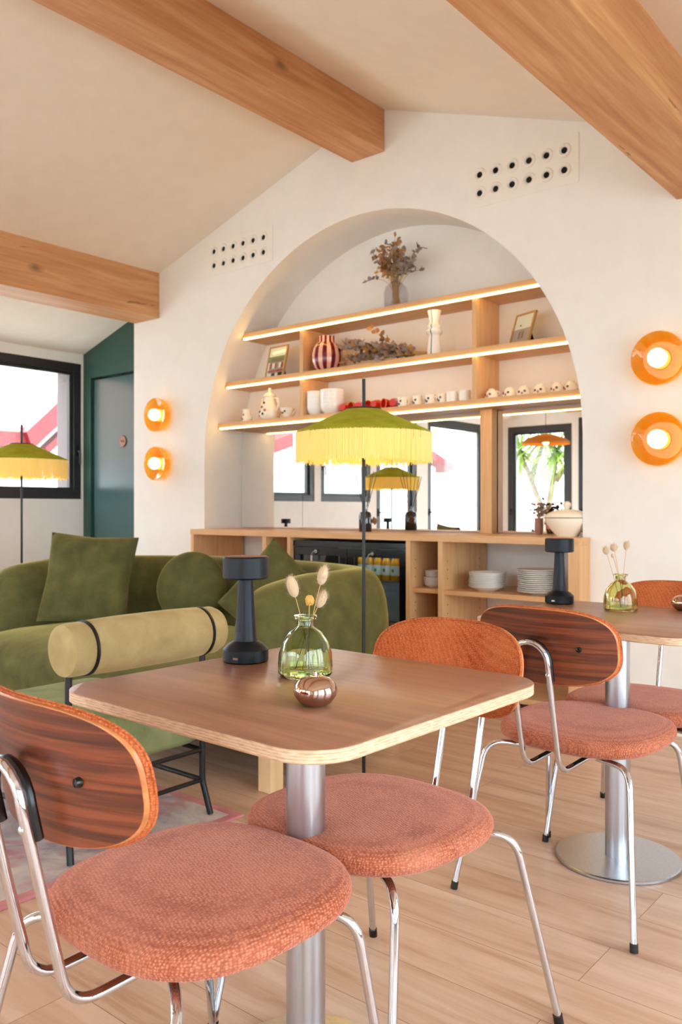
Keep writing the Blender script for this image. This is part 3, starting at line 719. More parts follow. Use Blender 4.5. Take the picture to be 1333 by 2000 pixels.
# red cups lying on their sides
rc = thing('red_cup', 'red cup lying on its side, leftmost of the red row', 'cup', (-3.565, 4.34, Z3), 0, 'red cups on the lowest shelf')
m = MB().lathe([(0, -.03), (.022, -.03), (.030, .0), (.034, .03), (.031, .03), (.026, 0), (0, -.02)], 24, (0, 0, .034), 'y'); m.obj('body', 'ceramic_red', rc)
MB().lathe([(.034, -.0015), (.036, 0), (.034, .0015), (.031, 0)], 24, (0, -.031+.062, .034), 'y', closed=True).obj('rim', 'dried_ochre', rc)
for i, (x, dy, rz) in enumerate([(-3.50, .02, 2.9), (-3.44, -.01, .4), (-3.375, .03, 3.3), (-3.30, -.01, .1), (-3.225, .02, 2.8), (-3.165, .0, .5)]):
    dup(rc, (x, 4.35+dy, Z3), rz, 'red cup lying on its side, %s in the red row' % ['second from the left', 'third from the left', 'in the middle', 'third from the right', 'second from the right', 'rightmost'][i])
rc.rotation_euler[2] = .3
def mug(loc, label, grp, mat, marks, h=.062, r=.031, rz=0, flip=False):
    t = thing('mug', label, 'mug', loc, rz, grp)
    MB().lathe([(0, 0), (r*.9, 0), (r, .004), (r, h), (r*.92, h), (r*.9, .008), (0, .006)], 28).obj('body', mat, t)
    MB().tube(bez((r*.95, 0, h*.82), (r*2.1, 0, h*.5), (r*.95, 0, h*.18), 8), .0035, 8).obj('handle', mat, t)
    if marks: blotches(t, 0, [(CAMA-rz-.55, h*.45, r), (CAMA-rz+.35, h*.6, r), (CAMA-rz, h*.3, r)], .0085, marks)
    return t
for i, x in enumerate((-3.09, -2.985, -2.88, -2.80)):
    mug((x, 4.35+.012*(i % 2), Z3), 'blue flowered mug, %s of four on the lowest shelf' % ['leftmost', 'second', 'third', 'rightmost'][i], 'blue flowered mugs', 'ceramic_cream', ['blue_print', 'leaf_print', 'blue_print'], rz=.5*(i % 2))
for i, x in enumerate((-2.725, -2.635)):
    mug((x, 4.35, Z3), 'plain white mug, %s of the pair left of the shelf divider' % ['left', 'right'][i], 'plain white mugs', 'ceramic_white', None, h=.066, r=.034, rz=.3)
for i, x in enumerate((-2.45, -2.335, -2.245, -2.145, -2.04, -1.96)):
    t = thing('coffee_cup', 'upturned cream floral cup, %s of six right of the divider' % ['leftmost', 'second', 'third', 'fourth', 'fifth', 'rightmost'][i], 'cup', (x, 4.345, Z3), random.uniform(-.3, .5), 'upturned floral cups')
    MB().lathe([(.040, 0), (.038, .018), (.031, .04), (.018, .052), (.018, .057), (0, .055)], 28, cap=False).obj('body', 'ceramic_cream', t)
    MB().tube(bez((.034, 0, .012), (.07, 0, .03), (.028, 0, .045), 8), .003, 8).obj('handle', 'ceramic_cream', t)
    blotches(t, 0, [(CAMA-.5, .02, .0375), (CAMA, .012, .0385), (CAMA+.4, .024, .036)], .008, ['brown_print', 'pink_print', 'brown_print'])
# ---- on the counter
CZ = .9512
t = thing('reed_diffuser', 'dark glass reed diffuser bottle with black sticks on the counter', 'diffuser', (-3.339, 4.283, CZ))
t_ = NT('smoked_glass'); t_.set(Base_Color=lin((26, 26, 30)), Roughness=.05, Coat_Weight=.5)
MB().lathe([(0, 0), (.039, 0), (.042, .006), (.042, .105), (.034, .125), (.016, .132), (.015, .15), (0, .15)], 32).obj('bottle', 'smoked_glass', t)
MB().lathe([(.017, .148), (.018, .165), (.0, .165)], 20, cap=False).obj('collar', 'cap_white', t)
rd = MB()
for i in range(7):
    a = 2*pi*i/7+.3; rd.tube([(0, 0, .1), (.085*cos(a), .05*sin(a), .37+.02*(i % 3))], .0018, 6)
rd.obj('reeds', 'black_metal', t)
tg = MB().box(-.02, .02, .045, .047, .06, .10, mat=Matrix.Rotation(.5, 4, 'Y')); tg.obj('paper_tag', 'dried_brown', t)
t = thing('soup_tureen', 'lidded pale ceramic tureen at the right end of the counter', 'tureen', (-1.925, 4.22, CZ))
MB().lathe([(0, 0), (.055, 0), (.06, .008), (.062, .012), (.095, .045), (.116, .08), (.118, .1), (.112, .1), (.09, .05), (0, .02)], 40).obj('bowl', 'ceramic_cream', t)
ld = MB().lathe([(.12, .1), (.118, .106), (.10, .125), (.06, .14), (.02, .145), (.0, .146)], 40, cap=False).obj('lid', 'ceramic_cream', t)
MB().lathe([(.012, .144), (.016, .155), (.024, .168), (.02, .18), (.008, .188), (0, .188)], 20, cap=False).obj('knob', 'ceramic_cream', ld)
MB().lathe([(.1205, .0985), (.122, .1005), (.1205, .1025)], 40, cap=False).obj('rim_band', 'brown_print', t)
blotches(t, 0, [(CAMA-1.1, .055, .101), (CAMA-.9, .035, .088), (CAMA-.7, .05, .098), (CAMA-1.0, .075, .112)], .014, ['pink_print', 'brown_print'])
t = thing('flower_pot', 'small mauve pot with dried flowers on the counter by the tureen', 'flower pot', (-2.21, 4.465, CZ))
MB().lathe([(0, 0), (.018, 0), (.025, .02), (.026, .05), (.024, .085), (.027, .095), (.022, .095), (.02, .05), (0, .04)], 24).obj('pot', 'pot_mauve', t)
fl = {'dried_grey': MB(), 'pink_print': MB()}; stm = MB()
for i in range(14):
    a = random.uniform(0, 6.28); tip = (.065*cos(a)+.015, .022*sin(a), random.uniform(.13, .2)); p = bez((0, 0, .06), (0, 0, .11), tip, 6); stm.tube(p, .0012, 5)
    for q in p[3:]:
        leaf(fl['dried_grey' if i % 4 else 'pink_print'], q, (random.uniform(-1, 1), random.uniform(-.4, .4), random.uniform(-.2, 1)), .024, .016)
stm.obj('stems', 'dry_stem', t)
for k, m_ in fl.items(): m_.obj('dried_leaves', k, t, smooth=False)

# ================================================================== WALL LAMPS
def wall_lamp(x, z, label, first=None):
    if first: return dup(first, (x, YW, z), 0, label)
    t = thing('wall_lamp', label, 'wall lamp', (x, YW, z), 0, 'amber glass wall lamps')
    MB().lathe([(0, 0), (.062, 0), (.062, -.008), (.05, -.012), (.05, -.03), (.03, -.034), (0, -.034)], 32, axis='y').obj('backplate', 'dried_ochre', t)
    MB().lathe([(.06, -.012), (.105, -.014), (.122, -.022), (.130, -.040), (.1305, -.075), (.127, -.080), (.122, -.078), (.108, -.070), (.085, -.060), (.062, -.048), (.05, -.036)], 56, axis='y', cap=False).obj('glass_dish', 'amber_glass', t)
    MB().sphere((0, -.078, 0), .046, 28).obj('globe_bulb', 'globe_light', t)
    MB().lathe([(.022, -.03), (.026, -.045), (.026, -.05)], 24, axis='y', cap=False).obj('socket', 'black_metal', t)
    return t
w0 = wall_lamp(-1.405, 1.828, 'amber glass wall lamp, upper of the pair on the right edge')
wall_lamp(-1.405, 1.436, 'amber glass wall lamp, lower of the pair on the right edge', w0)
wall_lamp(-5.265, 1.828, 'amber glass wall lamp, upper of the pair beside the green door', w0)
wall_lamp(-5.265, 1.451, 'amber glass wall lamp, lower of the pair beside the green door', w0)
t = thing('door_plaque', 'round copper coloured plaque on the green door', 'plaque', (-6.153, 4.447, 1.69))
MB().lathe([(0, -.010), (.046, -.010), (.05, -.006), (.05, 0)], 32, axis='y', cap=False).obj('disc', 'copper', t)
sq = MB(); sq.tube([(-.03+.006*i, -.0115, .012*sin(i*1.9)+.004*cos(i)) for i in range(11)], .0018, 6); sq.obj('script_mark', 'dry_stem', t)

# ================================================================== FLOOR LAMPS
def floor_lamp(loc, label):
    t = thing('floor_lamp', label, 'floor lamp', loc, 0, 'green fringed floor lamps')
    MB().lathe([(0, 0), (.135, 0), (.14, .004), (.14, .010), (.135, .014), (.012, .016), (.012, .03), (0, .03)], 40).obj('base', 'black_metal', t)
    MB().tube([(0, 0, .02), (0, 0, 1.605)], .0068, 14).obj('pole', 'black_metal', t)
    MB().lathe([(0, 1.492), (.068, 1.490), (.070, 1.486), (.07, 1.482), (.0, 1.482)], 40).obj('cap_plate', 'black_metal', t)
    s_ = MB(); n = 72
    s_.lathe([(.066, 1.487), (.12, 1.4625), (.20, 1.4262), (.262, 1.398), (.266, 1.392), (.262, 1.389), (.20, 1.4175), (.12, 1.454), (.066, 1.479)], n, closed=True)
    s_.obj('lamp_shade', 'lime_velvet', t)
    f = MB(); N = 900
    for i in range(N):
        a = 2*pi*(i+random.uniform(-.3, .3))/N; r = .2635+random.uniform(-.0025, .0015); L = .112+random.uniform(-.014, .006); w_ = .0013
        a2 = a+random.uniform(-.006, .006); r2 = r+random.uniform(-.004, .002)
        ring = []
        for (aa, rr_, z) in ((a, r, 1.393), (a2, r2, 1.393-L)):
            ring.append([((rr_+w_*1.0*cos(k*2.094))*cos(aa+w_*sin(k*2.094)/.26*1.6), (rr_+w_*cos(k*2.094))*sin(aa+w_*sin(k*2.094)/.26*1.6), z) for k in range(3)])
        f.rings(ring, False, False)
    f.obj('fringe', 'fringe_thread', t, smooth=False)
    b = MB(); b.sphere((.05, 0, 1.40), .026, 16); b.sphere((-.05, 0, 1.40), .026, 16); b.obj('bulbs', 'bulb_warm', t)
    MB().tube([(-.05, 0, 1.43), (.05, 0, 1.43)], .008, 10).tube([(0, 0, 1.43), (0, 0, 1.482)], .016, 12).obj('bulb_holder', 'black_metal', t)
    return t
f0 = floor_lamp((-2.016, 2.576, 0), 'green fringed floor lamp in front of the shelves, beside the sofa')
dup(f0, (-4.69, 2.66, 0), .6, 'green fringed floor lamp at the left, in front of the window')

# ================================================================== SOFA
def spline(P, n=60):
    P = [Vector(p) for p in P]; out = []
    Q = [P[0]*2-P[1]]+P+[P[-1]*2-P[-2]]
    for i in range(1, len(Q)-2):
        for k in range(n//(len(P)-1)):
            t = k/(n//(len(P)-1)); a, b, c_, d = Q[i-1], Q[i], Q[i+1], Q[i+2]
            out.append(.5*((2*b)+(c_-a)*t+(2*a-5*b+4*c_-d)*t*t+(3*b-a-3*c_+d)*t**3))
    out.append(P[-1]); return out
so = thing('curved_sofa', 'curved green velvet sofa with wrap-around arms near the counter', 'sofa', (-3.3, 2.9, 0))
sp = spline([(-2.45, 2.52, 0), (-2.44, 2.85, 0), (-2.52, 3.16, 0), (-2.95, 3.34, 0), (-3.6, 3.38, 0), (-4.06, 3.20, 0), (-4.33, 2.88, 0), (-4.46, 2.50, 0)], 84)
bk = MB(); rings = []; L = len(sp)
def sec(p, tn, hw, z0, z1):
    sd_ = Vector((tn.y, -tn.x, 0)); zc, hz_ = (z0+z1)/2, (z1-z0)/2; r = []
    for k in range(28):
        a = 2*pi*k/28; r.append(p+sd_*(hw*math.copysign(abs(cos(a))**(2/2.7), cos(a)))+Vector((0, 0, zc+hz_*math.copysign(abs(sin(a))**(2/2.7), sin(a)))))
    return r
T0 = (sp[1]-sp[0]).normalized(); T1 = (sp[-1]-sp[-2]).normalized()
for k in range(7):
    a = pi/2*(1-k/7.); f = max(.05, cos(a)**.62); rings.append(sec(sp[0]-T0*(.16*sin(a)), T0, .155*f, .47-.30*f-.02, .45+.33*f))
for i in range(L):
    tn = (sp[min(i+1, L-1)]-sp[max(i-1, 0)]).normalized(); u = i/(L-1); e = min(u, 1-u)*8; e = min(1, e)
    rings.append(sec(sp[i], tn, .155, .14, .785+.035*sin(pi*e/2)))
for k in range(1, 8):
    a = pi/2*(k/7.); f = max(.05, cos(a)**.62); rings.append(sec(sp[-1]+T1*(.16*sin(a)), T1, .155*f, .47-.30*f-.02, .45+.33*f))
W(bk.rings(rings), 'backrest', 'green_velvet', so, angle=80)
def cushion_block(x0, x1, y0, y1, z0, z1, n=4.5, zn=3.0, N=56):
    m = MB(); cx, cy, cz = (x0+x1)/2, (y0+y1)/2, (z0+z1)/2; rs = []
    for i in range(1, 16):
        a = -pi/2+pi*i/16; f = abs(cos(a))**(2/zn); z = cz+(z1-z0)/2*math.copysign(abs(sin(a))**(2/zn), sin(a))
        rs.append([(p[0], p[1], z) for p in superell((x1-x0)/2*f, (y1-y0)/2*f, n, N, (cx, cy))])
    return m.rings(rs)
W(cushion_block(-4.52, -2.50, 2.12, 3.35, .12, .475, 5, 3.4), 'seat', 'green_velvet', so, angle=80)
for x, y in ((-2.30, 2.35), (-2.36, 3.2), (-4.2, 3.1), (-4.4, 2.35)):
    W(MB().box(x-.035, x+.035, y-.035, y+.035, 0, .20 if y > 2.36 or x < -3 else .17), 'leg', 'pale_block', so, bevel=.003)
W(MB().box(-2.55, -2.27, 2.32, 2.6, .17, .20), 'leg_bracket', 'green_velvet', so, bevel=.02)
def square_cushion(s_, th, puff=1.0):
    m = MB(); N = 22; top_, bot = [], []
    for sgn in (1, -1):
        g_ = []
        for i in range(N+1):
            row = []
            for j in range(N+1):
                u, v = -1+2*i/N, -1+2*j/N
                x = u*(1-.055*(1-v*v)*0-.07*(1-abs(v))**1.*abs(u)**3*1.0); y = v*(1-.07*(1-abs(u))*abs(v)**3)
                h = ((1-u*u)*(1-v*v))**.42; row.append(Vector((x*s_/2, y*s_/2, sgn*th/2*h+.004*sin(9*u+4*v)*h)))
            g_.append(row)
        vs = [p for r in g_ for p in r]; n1 = N+1
        m.add(vs, [(i*n1+j, (i+1)*n1+j, (i+1)*n1+j+1, i*n1+j+1) for i in range(N) for j in range(N)])
    return m
def place(mb, R, loc): mb.v = [tuple(R @ Vector(p)+Vector(loc)) for p in mb.v]; return mb
def cushion_thing(mb, label, loc, R, mat='green_velvet'):
    t = thing('cushion', label, 'cushion', loc); place(mb, R, (0, 0, 0)).obj('cover', mat, t, angle=60); return t
def rot(yaw, lean, roll=0):   # cushion facing the camera side: plane normal towards -y, then yaw
    return (Matrix.Rotation(yaw, 4, 'Z') @ Matrix.Rotation(-lean, 4, 'X') @ Matrix.Rotation(roll, 4, 'Y') @ Matrix.Rotation(radians(90), 4, 'X'))
cushion_thing(square_cushion(.50, .17), 'square green velvet cushion leaning at the left of the sofa', (-4.0, 2.66, .715), rot(radians(35), .28, .06))
rd = MB(); prof = [(.0, -.07)]+[(.2*sin(a)**.7 if a else 0, -.07*cos(a)) for a in [pi*i/18 for i in range(1, 18)]]+[(0, .07)]
cushion_thing(rd.lathe(prof, 44), 'round green velvet cushion in the middle of the sofa', (-3.60, 3.05, .665), rot(radians(28), .2))
cushion_thing(square_cushion(.44, .16), 'green velvet cushion tipped on its corner behind the right arm', (-2.95, 3.03, .655), rot(radians(20), .3, radians(38)))

# ================================================================== ARMCHAIR WITH ROLL BACK
ac = thing('roll_back_chair', 'green lounge chair with khaki bolster back and black steel frame', 'armchair', (-2.62, 1.72, 0))
W(cushion_block(-3.0, -2.31, 1.40, 2.03, .245, .425, 12, 6, 64), 'seat', 'olive_boucle', ac, angle=60)
r_ = MB(); rp = [(0, -.317), (.06, -.316), (.079, -.308), (.083, -.287), (.083, -.244), (.0805, -.237), (.0805, -.232), (.086, -.224), (.089, -.1), (.089, .1), (.086, .224), (.0805, .232), (.0805, .237), (.083, .244), (.083, .287), (.074, .308), (.05, .316), (0, .317)]
W(r_.lathe(rp, 44, (-2.29, 1.74, .665), 'y'), 'bolster', 'khaki_velvet', ac, angle=50)
for yy in (1.5065, 1.9755):
    W(MB().lathe([(.0815, -.005), (.087, -.004), (.087, .004), (.0815, .005)], 44, (-2.29, yy, .665), 'y', closed=True), 'strap', 'black_metal', ac)
def frame_leg(y, s_):
    W(MB().tube(fillet([(-2.30, y, .60), (-2.30, y, .13), (-2.27, y+.012*s_, .012)], .02), .011, 12), 'leg', 'black_metal', ac)
    W(MB().tube(fillet([(-2.97, y, .25), (-2.97, y, .13), (-3.01, y+.012*s_, .012)], .02), .011, 12), 'leg', 'black_metal', ac)
frame_leg(1.46, -1); frame_leg(2.0, 1)
for z in (.238, .13):
    for x in (-2.30, -2.97): W(MB().tube([(x, 1.46, z), (x, 2.0, z)], .008, 10), 'rail', 'black_metal', ac)
for y in (1.46, 2.0):
    for z in (.13, .238): W(MB().tube([(-2.30, y, z), (-2.97, y, z)], .009, 10), 'side_rail', 'black_metal', ac)
# rug
rg = thing('vintage_rug', 'faded pink and grey patterned rug under the lounge chair', 'rug', (-3.2, 1.3, 0))
W(MB().box(-4.2, -2.215, .42, 2.055, .001, .010), 'pile', 'rug_pile', rg, bevel=.003)
W(MB().box(-4.235, -2.215, 2.055, 2.09, .001, .0095).box(-2.215, -2.18, .385, 2.09, .001, .0095).box(-4.235, -4.2, .385, 2.055, .001, .0095).box(-4.2, -2.215, .385, .42, .001, .0095), 'border', 'rug_border', rg)

# ================================================================== TABLES
def table(loc, rz, label):
    t = thing('cafe_table', label, 'table', loc, rz, 'square cafe tables')
    o = rrect(.68, .68, .085, 10); tp = MB(); z0, z1 = .740, .762
    n = len(o); sh_ = lambda k: [(x*(1-k/.34), y*(1-k/.34)) for x, y in o]
    tp.cur = 1; tp.rings([[(x, y, z) for x, y in q] for q, z in ((sh_(.002), z0), (o, z0+.002), (o, z1-.0012))], True, False)
    tp.cur = 0; tp.rings([[(x, y, z) for x, y in q] for q, z in ((o, z1-.0012), (sh_(.0012), z1))], False, True)
    tp.obj('tabletop', ['table_walnut', 'ply_edge'], t, angle=40)
    MB().lathe([(.0378, .008), (.0378, .736)], 40, cap=False).obj('pedestal', 'brushed_steel', t)
    MB().lathe([(0, .012), (.186, .012), (.19, .009), (.19, .003), (.185, 0)], 64, cap=False).obj('base_plate', 'brushed_steel', t)
    MB().box(-.14, .14, -.02, .02, .732, .740).box(-.02, .02, -.14, .14, .732, .740).obj('top_bracket', 'black_metal', t)
    return t
T1C = (-1.086, 1.206, 0); T2C = (-1.012, 2.588, 0)
t0 = table(T1C, radians(-1.2), 'square walnut topped cafe table in the foreground')
dup(t0, T2C, radians(-1.0), 'square walnut topped cafe table at the right, behind the walnut-backed chair')
dup(t0, (-6.2, 2.55, 0), 0, 'square walnut topped cafe table against the window wall, seen only in the mirror')
dup(t0, (-5.67, 1.31, 0), 0, 'square walnut topped cafe table near the glazed doors, seen only in the mirror')
TZ = .7622
# cordless lamps
def cordless(loc, rz, label):
    t = thing('table_lamp', label, 'table lamp', loc, rz, 'black cordless table lamps')
    MB().lathe([(0, 0), (.047, 0), (.0505, .003), (.0505, .027), (.049, .029)], 48, cap=False).lathe([(.049, .029), (.040, .038), (.026, .046), (.0235, .055), (.019, .13), (.0165, .185), (0, .185)], 48, cap=False).obj('stem', 'matte_black', t)
    MB().lathe([(0, .183), (.047, .183), (.0505, .186), (.0505, .229), (.048, .232)], 48, cap=False).obj('lamp_head', 'matte_black', t)
    MB().lathe([(.048, .232), (.047, .2326), (0, .2326)], 48, cap=False).obj('touch_top', 'copper', t)
    p = MB().box(-.006, .006, -.0512, -.0500, .010, .015); p.obj('charging_port', 'chrome', t); return t
l0 = cordless((-1.351, 1.301, TZ), radians(20), 'black cordless table lamp on the foreground table')
dup(l0, (-1.312, 2.812, TZ), 0, 'black cordless table lamp at the back corner of the right table')
dup(l0, (-6.1, 2.62, TZ), 0, 'black cordless table lamp seen reflected in the left of the mirror')
dup(l0, (-5.70, 1.35, TZ), 0, 'black cordless table lamp seen reflected beside the diffuser')
# glass vases with bunny tails
def glass_vase(loc, rz, label, mat, squat=1.0):
    t = thing('glass_vase', label, 'vase', loc, rz)
    po = [(0, .0), (.050, .0), (.055, .006), (.0555, .02), (.054, .045), (.047, .068), (.033, .088), (.0195, .097), (.0165, .100), (.0165, .112), (.0235, .116), (.0235, .1215)]
    pi_ = [(.0145, .1215), (.0135, .112), (.0135, .101), (.017, .095), (.030, .085), (.044, .066), (.0505, .044), (.052, .02), (.050, .008), (0, .006)]
    m = MB(); n = 72; rs = []
    for r, z in po+pi_:
        ring = []
        for i in range(n):
            a = 2*pi*i/n; k = 1-.035*(abs(cos(4*a))**6)*min(1, max(0, (.095-z)/.06)); ring.append((r*k*cos(a), r*k*sin(a), z*squat))
        rs.append(ring)
    m.rings(rs, False, False); m.obj('glass', mat, t, angle=60); return t
v1 = glass_vase((-1.141, 1.266, TZ), 0.2, 'green ribbed glass vase beside the lamp on the foreground table', 'green_glass')
v2 = glass_vase((-1.063, 2.745, TZ), 0.6, 'yellow green ribbed glass vase on the right table', 'yellow_glass')
def tail(tip, base, r, L, label, loc, fuzz=True, seed=False, grp='dried stems in the vase'):
    t = thing('bunny_tail_stem' if not seed else 'seed_head_stem', label, 'dried flower', loc, 0, grp)
    b, p = Vector(base), Vector(tip); mid = b*.55+p*.45+Vector((0, 0, .02)); pa = bez(b, mid, p, 10)
    d = (pa[-1]-pa[-2]).normalized(); MB().tube(pa, .0008, 6).obj('stem', 'dry_stem', t)
    q = d.to_track_quat('Z', 'Y').to_matrix().to_4x4(); h = MB(); c_ = p+d*(L*.5)
    h.sphere(c_, r, 18, sz=L/(2*r), mat=q)
    if fuzz:
        for i in range(420):
            a = random.uniform(0, 2*pi); ph = random.uniform(-.95, .98); rad = r*sqrt(1-ph*ph); loc_ = Vector((rad*cos(a), rad*sin(a), ph*L/2)); n_ = (Vector((cos(a), sin(a), .9+ph))).normalized()
            l_ = random.uniform(.004, .012); s_ = n_.cross(Vector((0, 0, 1))); s_ = (s_.normalized() if s_.length > .01 else Vector((1, 0, 0)))*.0003
            A = q @ loc_+c_; B = q @ (loc_+n_*l_)+c_; S = q @ s_; h.add([A-S, A+S, B], [(0, 1, 2)])
    if seed:
        for i in range(60):
            a = random.uniform(0, 2*pi); ph = random.uniform(-1, 1); rad = r*sqrt(1-ph*ph); h.sphere(c_+(q @ Vector((rad*cos(a), rad*sin(a), ph*L/2))), .0022, 6)
    h.obj('head', 'seed_head' if seed else 'bunny_tail', t, angle=80)
    return t
Rv, Fv = Vector((.7705, .6374, 0)), Vector((-.6374, .7705, 0))
def S(rgt, z, f=0): p = Rv*rgt+Fv*f; return (p.x, p.y, z)
V1 = v1.location
tail(S(-.020, .158), S(.012, .010), .0115, .044, 'bunny tail stem leaning left in the green vase', V1)
tail(S(.030, .183), S(-.006, .010), .0105, .040, 'tallest bunny tail stem, reaching up right in the green vase', V1)
tail(S(.024, .136, .01), S(-.02, .012), .0105, .036, 'lower bunny tail stem at the right of the green vase', V1)
tail(S(.008, .142, -.004), S(.006, .010), .0085, .020, 'golden seed head between the bunny tails in the green vase', V1, fuzz=False, seed=True)
V2 = v2.location
G2 = 'dried stems in the yellow vase'
tail(S(-.045, .185), S(.0, .01), .010, .026, 'bunny tail stem leaning far left in the yellow vase', V2, grp=G2)
tail(S(-.020, .195), S(.01, .01), .0115, .026, 'round bunny tail, second from the left in the yellow vase', V2, grp=G2)
tail(S(.018, .200), S(.0, .01), .0095, .028, 'upright bunny tail at the right of the yellow vase', V2, grp=G2)
tail(S(-.024, .175), S(.014, .01), .006, .014, 'smallest seed head, low in the yellow vase', V2, fuzz=False, grp=G2)
def pebble(loc, label):
    t = thing('chrome_shaker', label, 'shaker', loc, .5, 'polished metal shakers')
    MB().lathe([(0, 0), (.018, 0), (.028, .006), (.0365, .018), (.038, .027), (.035, .037), (.026, .0465), (.014, .051), (.007, .0515), (.004, .049), (0, .0485)], 44).obj('body', 'rose_chrome', t, angle=80)
    MB().lathe([(.0045, .046), (.0035, .058), (.0, .0595)], 16, cap=False).obj('stub', 'rose_chrome', t); return t
pb = pebble((-.953, 1.083, TZ), 'shiny rounded metal shaker on the foreground table')
dup(pb, (-.90, 2.87, TZ), 0, 'shiny rounded metal shaker on the right table, cut by the frame')

# ================================================================== CHAIRS
def chair(loc, rz, label):
    t = thing('dining_chair', label, 'chair', loc, rz, 'terracotta dining chairs')
    a, b, cy, n = .236, .232, .061, 2.7
    s_ = MB(); rs = []
    for f, z in ((.80, .428), (.93, .430), (.982, .438), (1.0, .450), (.995, .460), (.975, .469), (.93, .475), (.84, .479), (.65, .4815), (.4, .483), (.15, .4835)):
        rs.append([(x, y+.0, z+.004*(y-cy)/b*(f)) for x, y in superell(a*f, b*f, n, 64, (0, cy))])
    s_.rings(rs); so_ = s_.obj('seat', 'terracotta_weave', t, angle=80)
    MB().prism(superell(.175, .17, n, 40, (0, cy)), .414, .429).obj('seat_board', 'dark_fabric', so_)
    # backrest
    A, B, zc = .207, .102, .733
    cv = lambda x, z: -.260+1.42*x*x-.18*(z-zc)
    def shell(f0, offs, grow=0.):
        out = superell((A+grow)*f0, (B+grow)*f0, 3.0, 72); return [(x, cv(x, zc+z)+offs, zc+z) for x, z in out]
    w_ = MB(); w_.rings([shell(.0001, .0), shell(.3, 0), shell(.6, 0), shell(.85, 0), shell(.988, .0)], False, False)
    w_.cur = 1; w_.rings([shell(.988, .0), shell(1, .001), shell(1, .006), shell(.985, .007)], False, False); w_.cur = 0
    w_.rings([shell(.985, .007), shell(.5, .007), shell(.0001, .007)], False, False)
    bk_ = w_.obj('backrest', ['back_walnut', 'back_edge'], t, angle=50)
    p_ = MB(); p_.rings([shell(.99, .0072, .0), shell(1, .008, .0015), shell(1, .0105, .0025), shell(1, .014, .001), shell(.975, .018, .0), shell(.92, .0225), shell(.78, .028), shell(.5, .032), shell(.25, .033), shell(.0001, .033)], False, False)
    p_.obj('back_cushion', 'terracotta_back', t, angle=80)
    wl = shell(1, .0150, .0015); wl.append(wl[0]); wl.append(wl[1]); MB().tube([Vector(q) for q in wl], .0028, 6, cap=False).obj('piping', 'terracotta_back', bk_)
    # hoop: one bent tube from under the seat, up, round and down again
    U = .053; hp_ = [(-U, .10, .404), (-U, -.205, .398), (-U, -.232, .46), (-U, -.276, .66)]
    arc = [(-U*cos(pi*k/10), -.288-.006*sin(pi*k/10), .695+.053*sin(pi*k/10)) for k in range(11)]
    left = fillet([hp_[0], (-U, -.218, .393), (-U, -.276, .64), arc[0]], .05, 8)
    right = [Vector((-q[0], q[1], q[2])) for q in left[::-1]]
    pth = left[:-1]+[Vector(q) for q in arc]+right[1:]
    MB().tube(pth, .0082, 14).obj('back_frame', 'chrome', t)
    for sx in (1, -1):
        MB().sphere((sx*U, -.2895, .665), .006, 10, sy=.6).obj('rivet', 'chrome', t)
        x = sx*.118; MB().lathe([(0, -.007), (.006, -.006), (.0075, 0), (.0075, .002)], 20, (x, cv(x, zc)-.001, zc), 'y', cap=False).obj('bolt', 'black_plastic', t)
    sp_ = [q+Vector((0, .0125, 0)) for q in pth if q.z > .642]; MB().tube(sp_, .0085, 10).obj('rubber_spacer', 'black_plastic', t)
    MB().sphere((0, -.2955, .748), .006, 10, sy=.7).obj('rivet', 'chrome', t)
    for sx in (1, -1):
        for k, (mx, my, tx, ty, fx, fy) in enumerate(((.09, -.07, .215, -.150, .266, -.246), (.09, .15, .206, .222, .245, .285))):
            m = MB(); top_ = .418
            pts = fillet([(sx*mx, my, .408), (sx*tx, ty, .420), (sx*fx, fy, .006)], .055, 10)
            m.tube(pts, .0085, 14); lg = m.obj('leg', 'chrome', t)
            d = (Vector(pts[-2])-Vector(pts[-1])).normalized(); e = Vector(pts[-1])
            MB().tube([e+Vector((0, 0, -.0055)), e+d*.016], .0105, 14).obj('foot_cap', 'black_plastic', lg)
            if k == 1 and sx == -1:
                hi = Vector(pts[-1])+(Vector(pts[-2])-Vector(pts[-1]))*.97
                MB().tube([Vector((sx*.195, .19, .40)), Vector(pts[-1])+d*.05], .0065, 10).obj('leg_brace', 'chrome', lg)
    return t
c0 = chair((-1.0967, .8897, 0), radians(-2.5), 'terracotta chair in the near left corner, dark walnut back to the camera')
cc = []; cc.append(dup(c0, (-1.0677, 1.4533, 0), radians(175.6), 'terracotta chair facing the camera from behind the foreground table'))
dup(c0, (-1.0241, 2.3193, 0), radians(-1.8), 'terracotta chair with reddish walnut back turned to the camera, at the right table')
cc.append(dup(c0, (-1.004, 2.855, 0), radians(180), 'terracotta chair at the right edge, on the far side of the right table'))
for q in cc:
    for g in list(q.children_recursive):
        if g.name.startswith('leg_brace'): bpy.data.objects.remove(g)

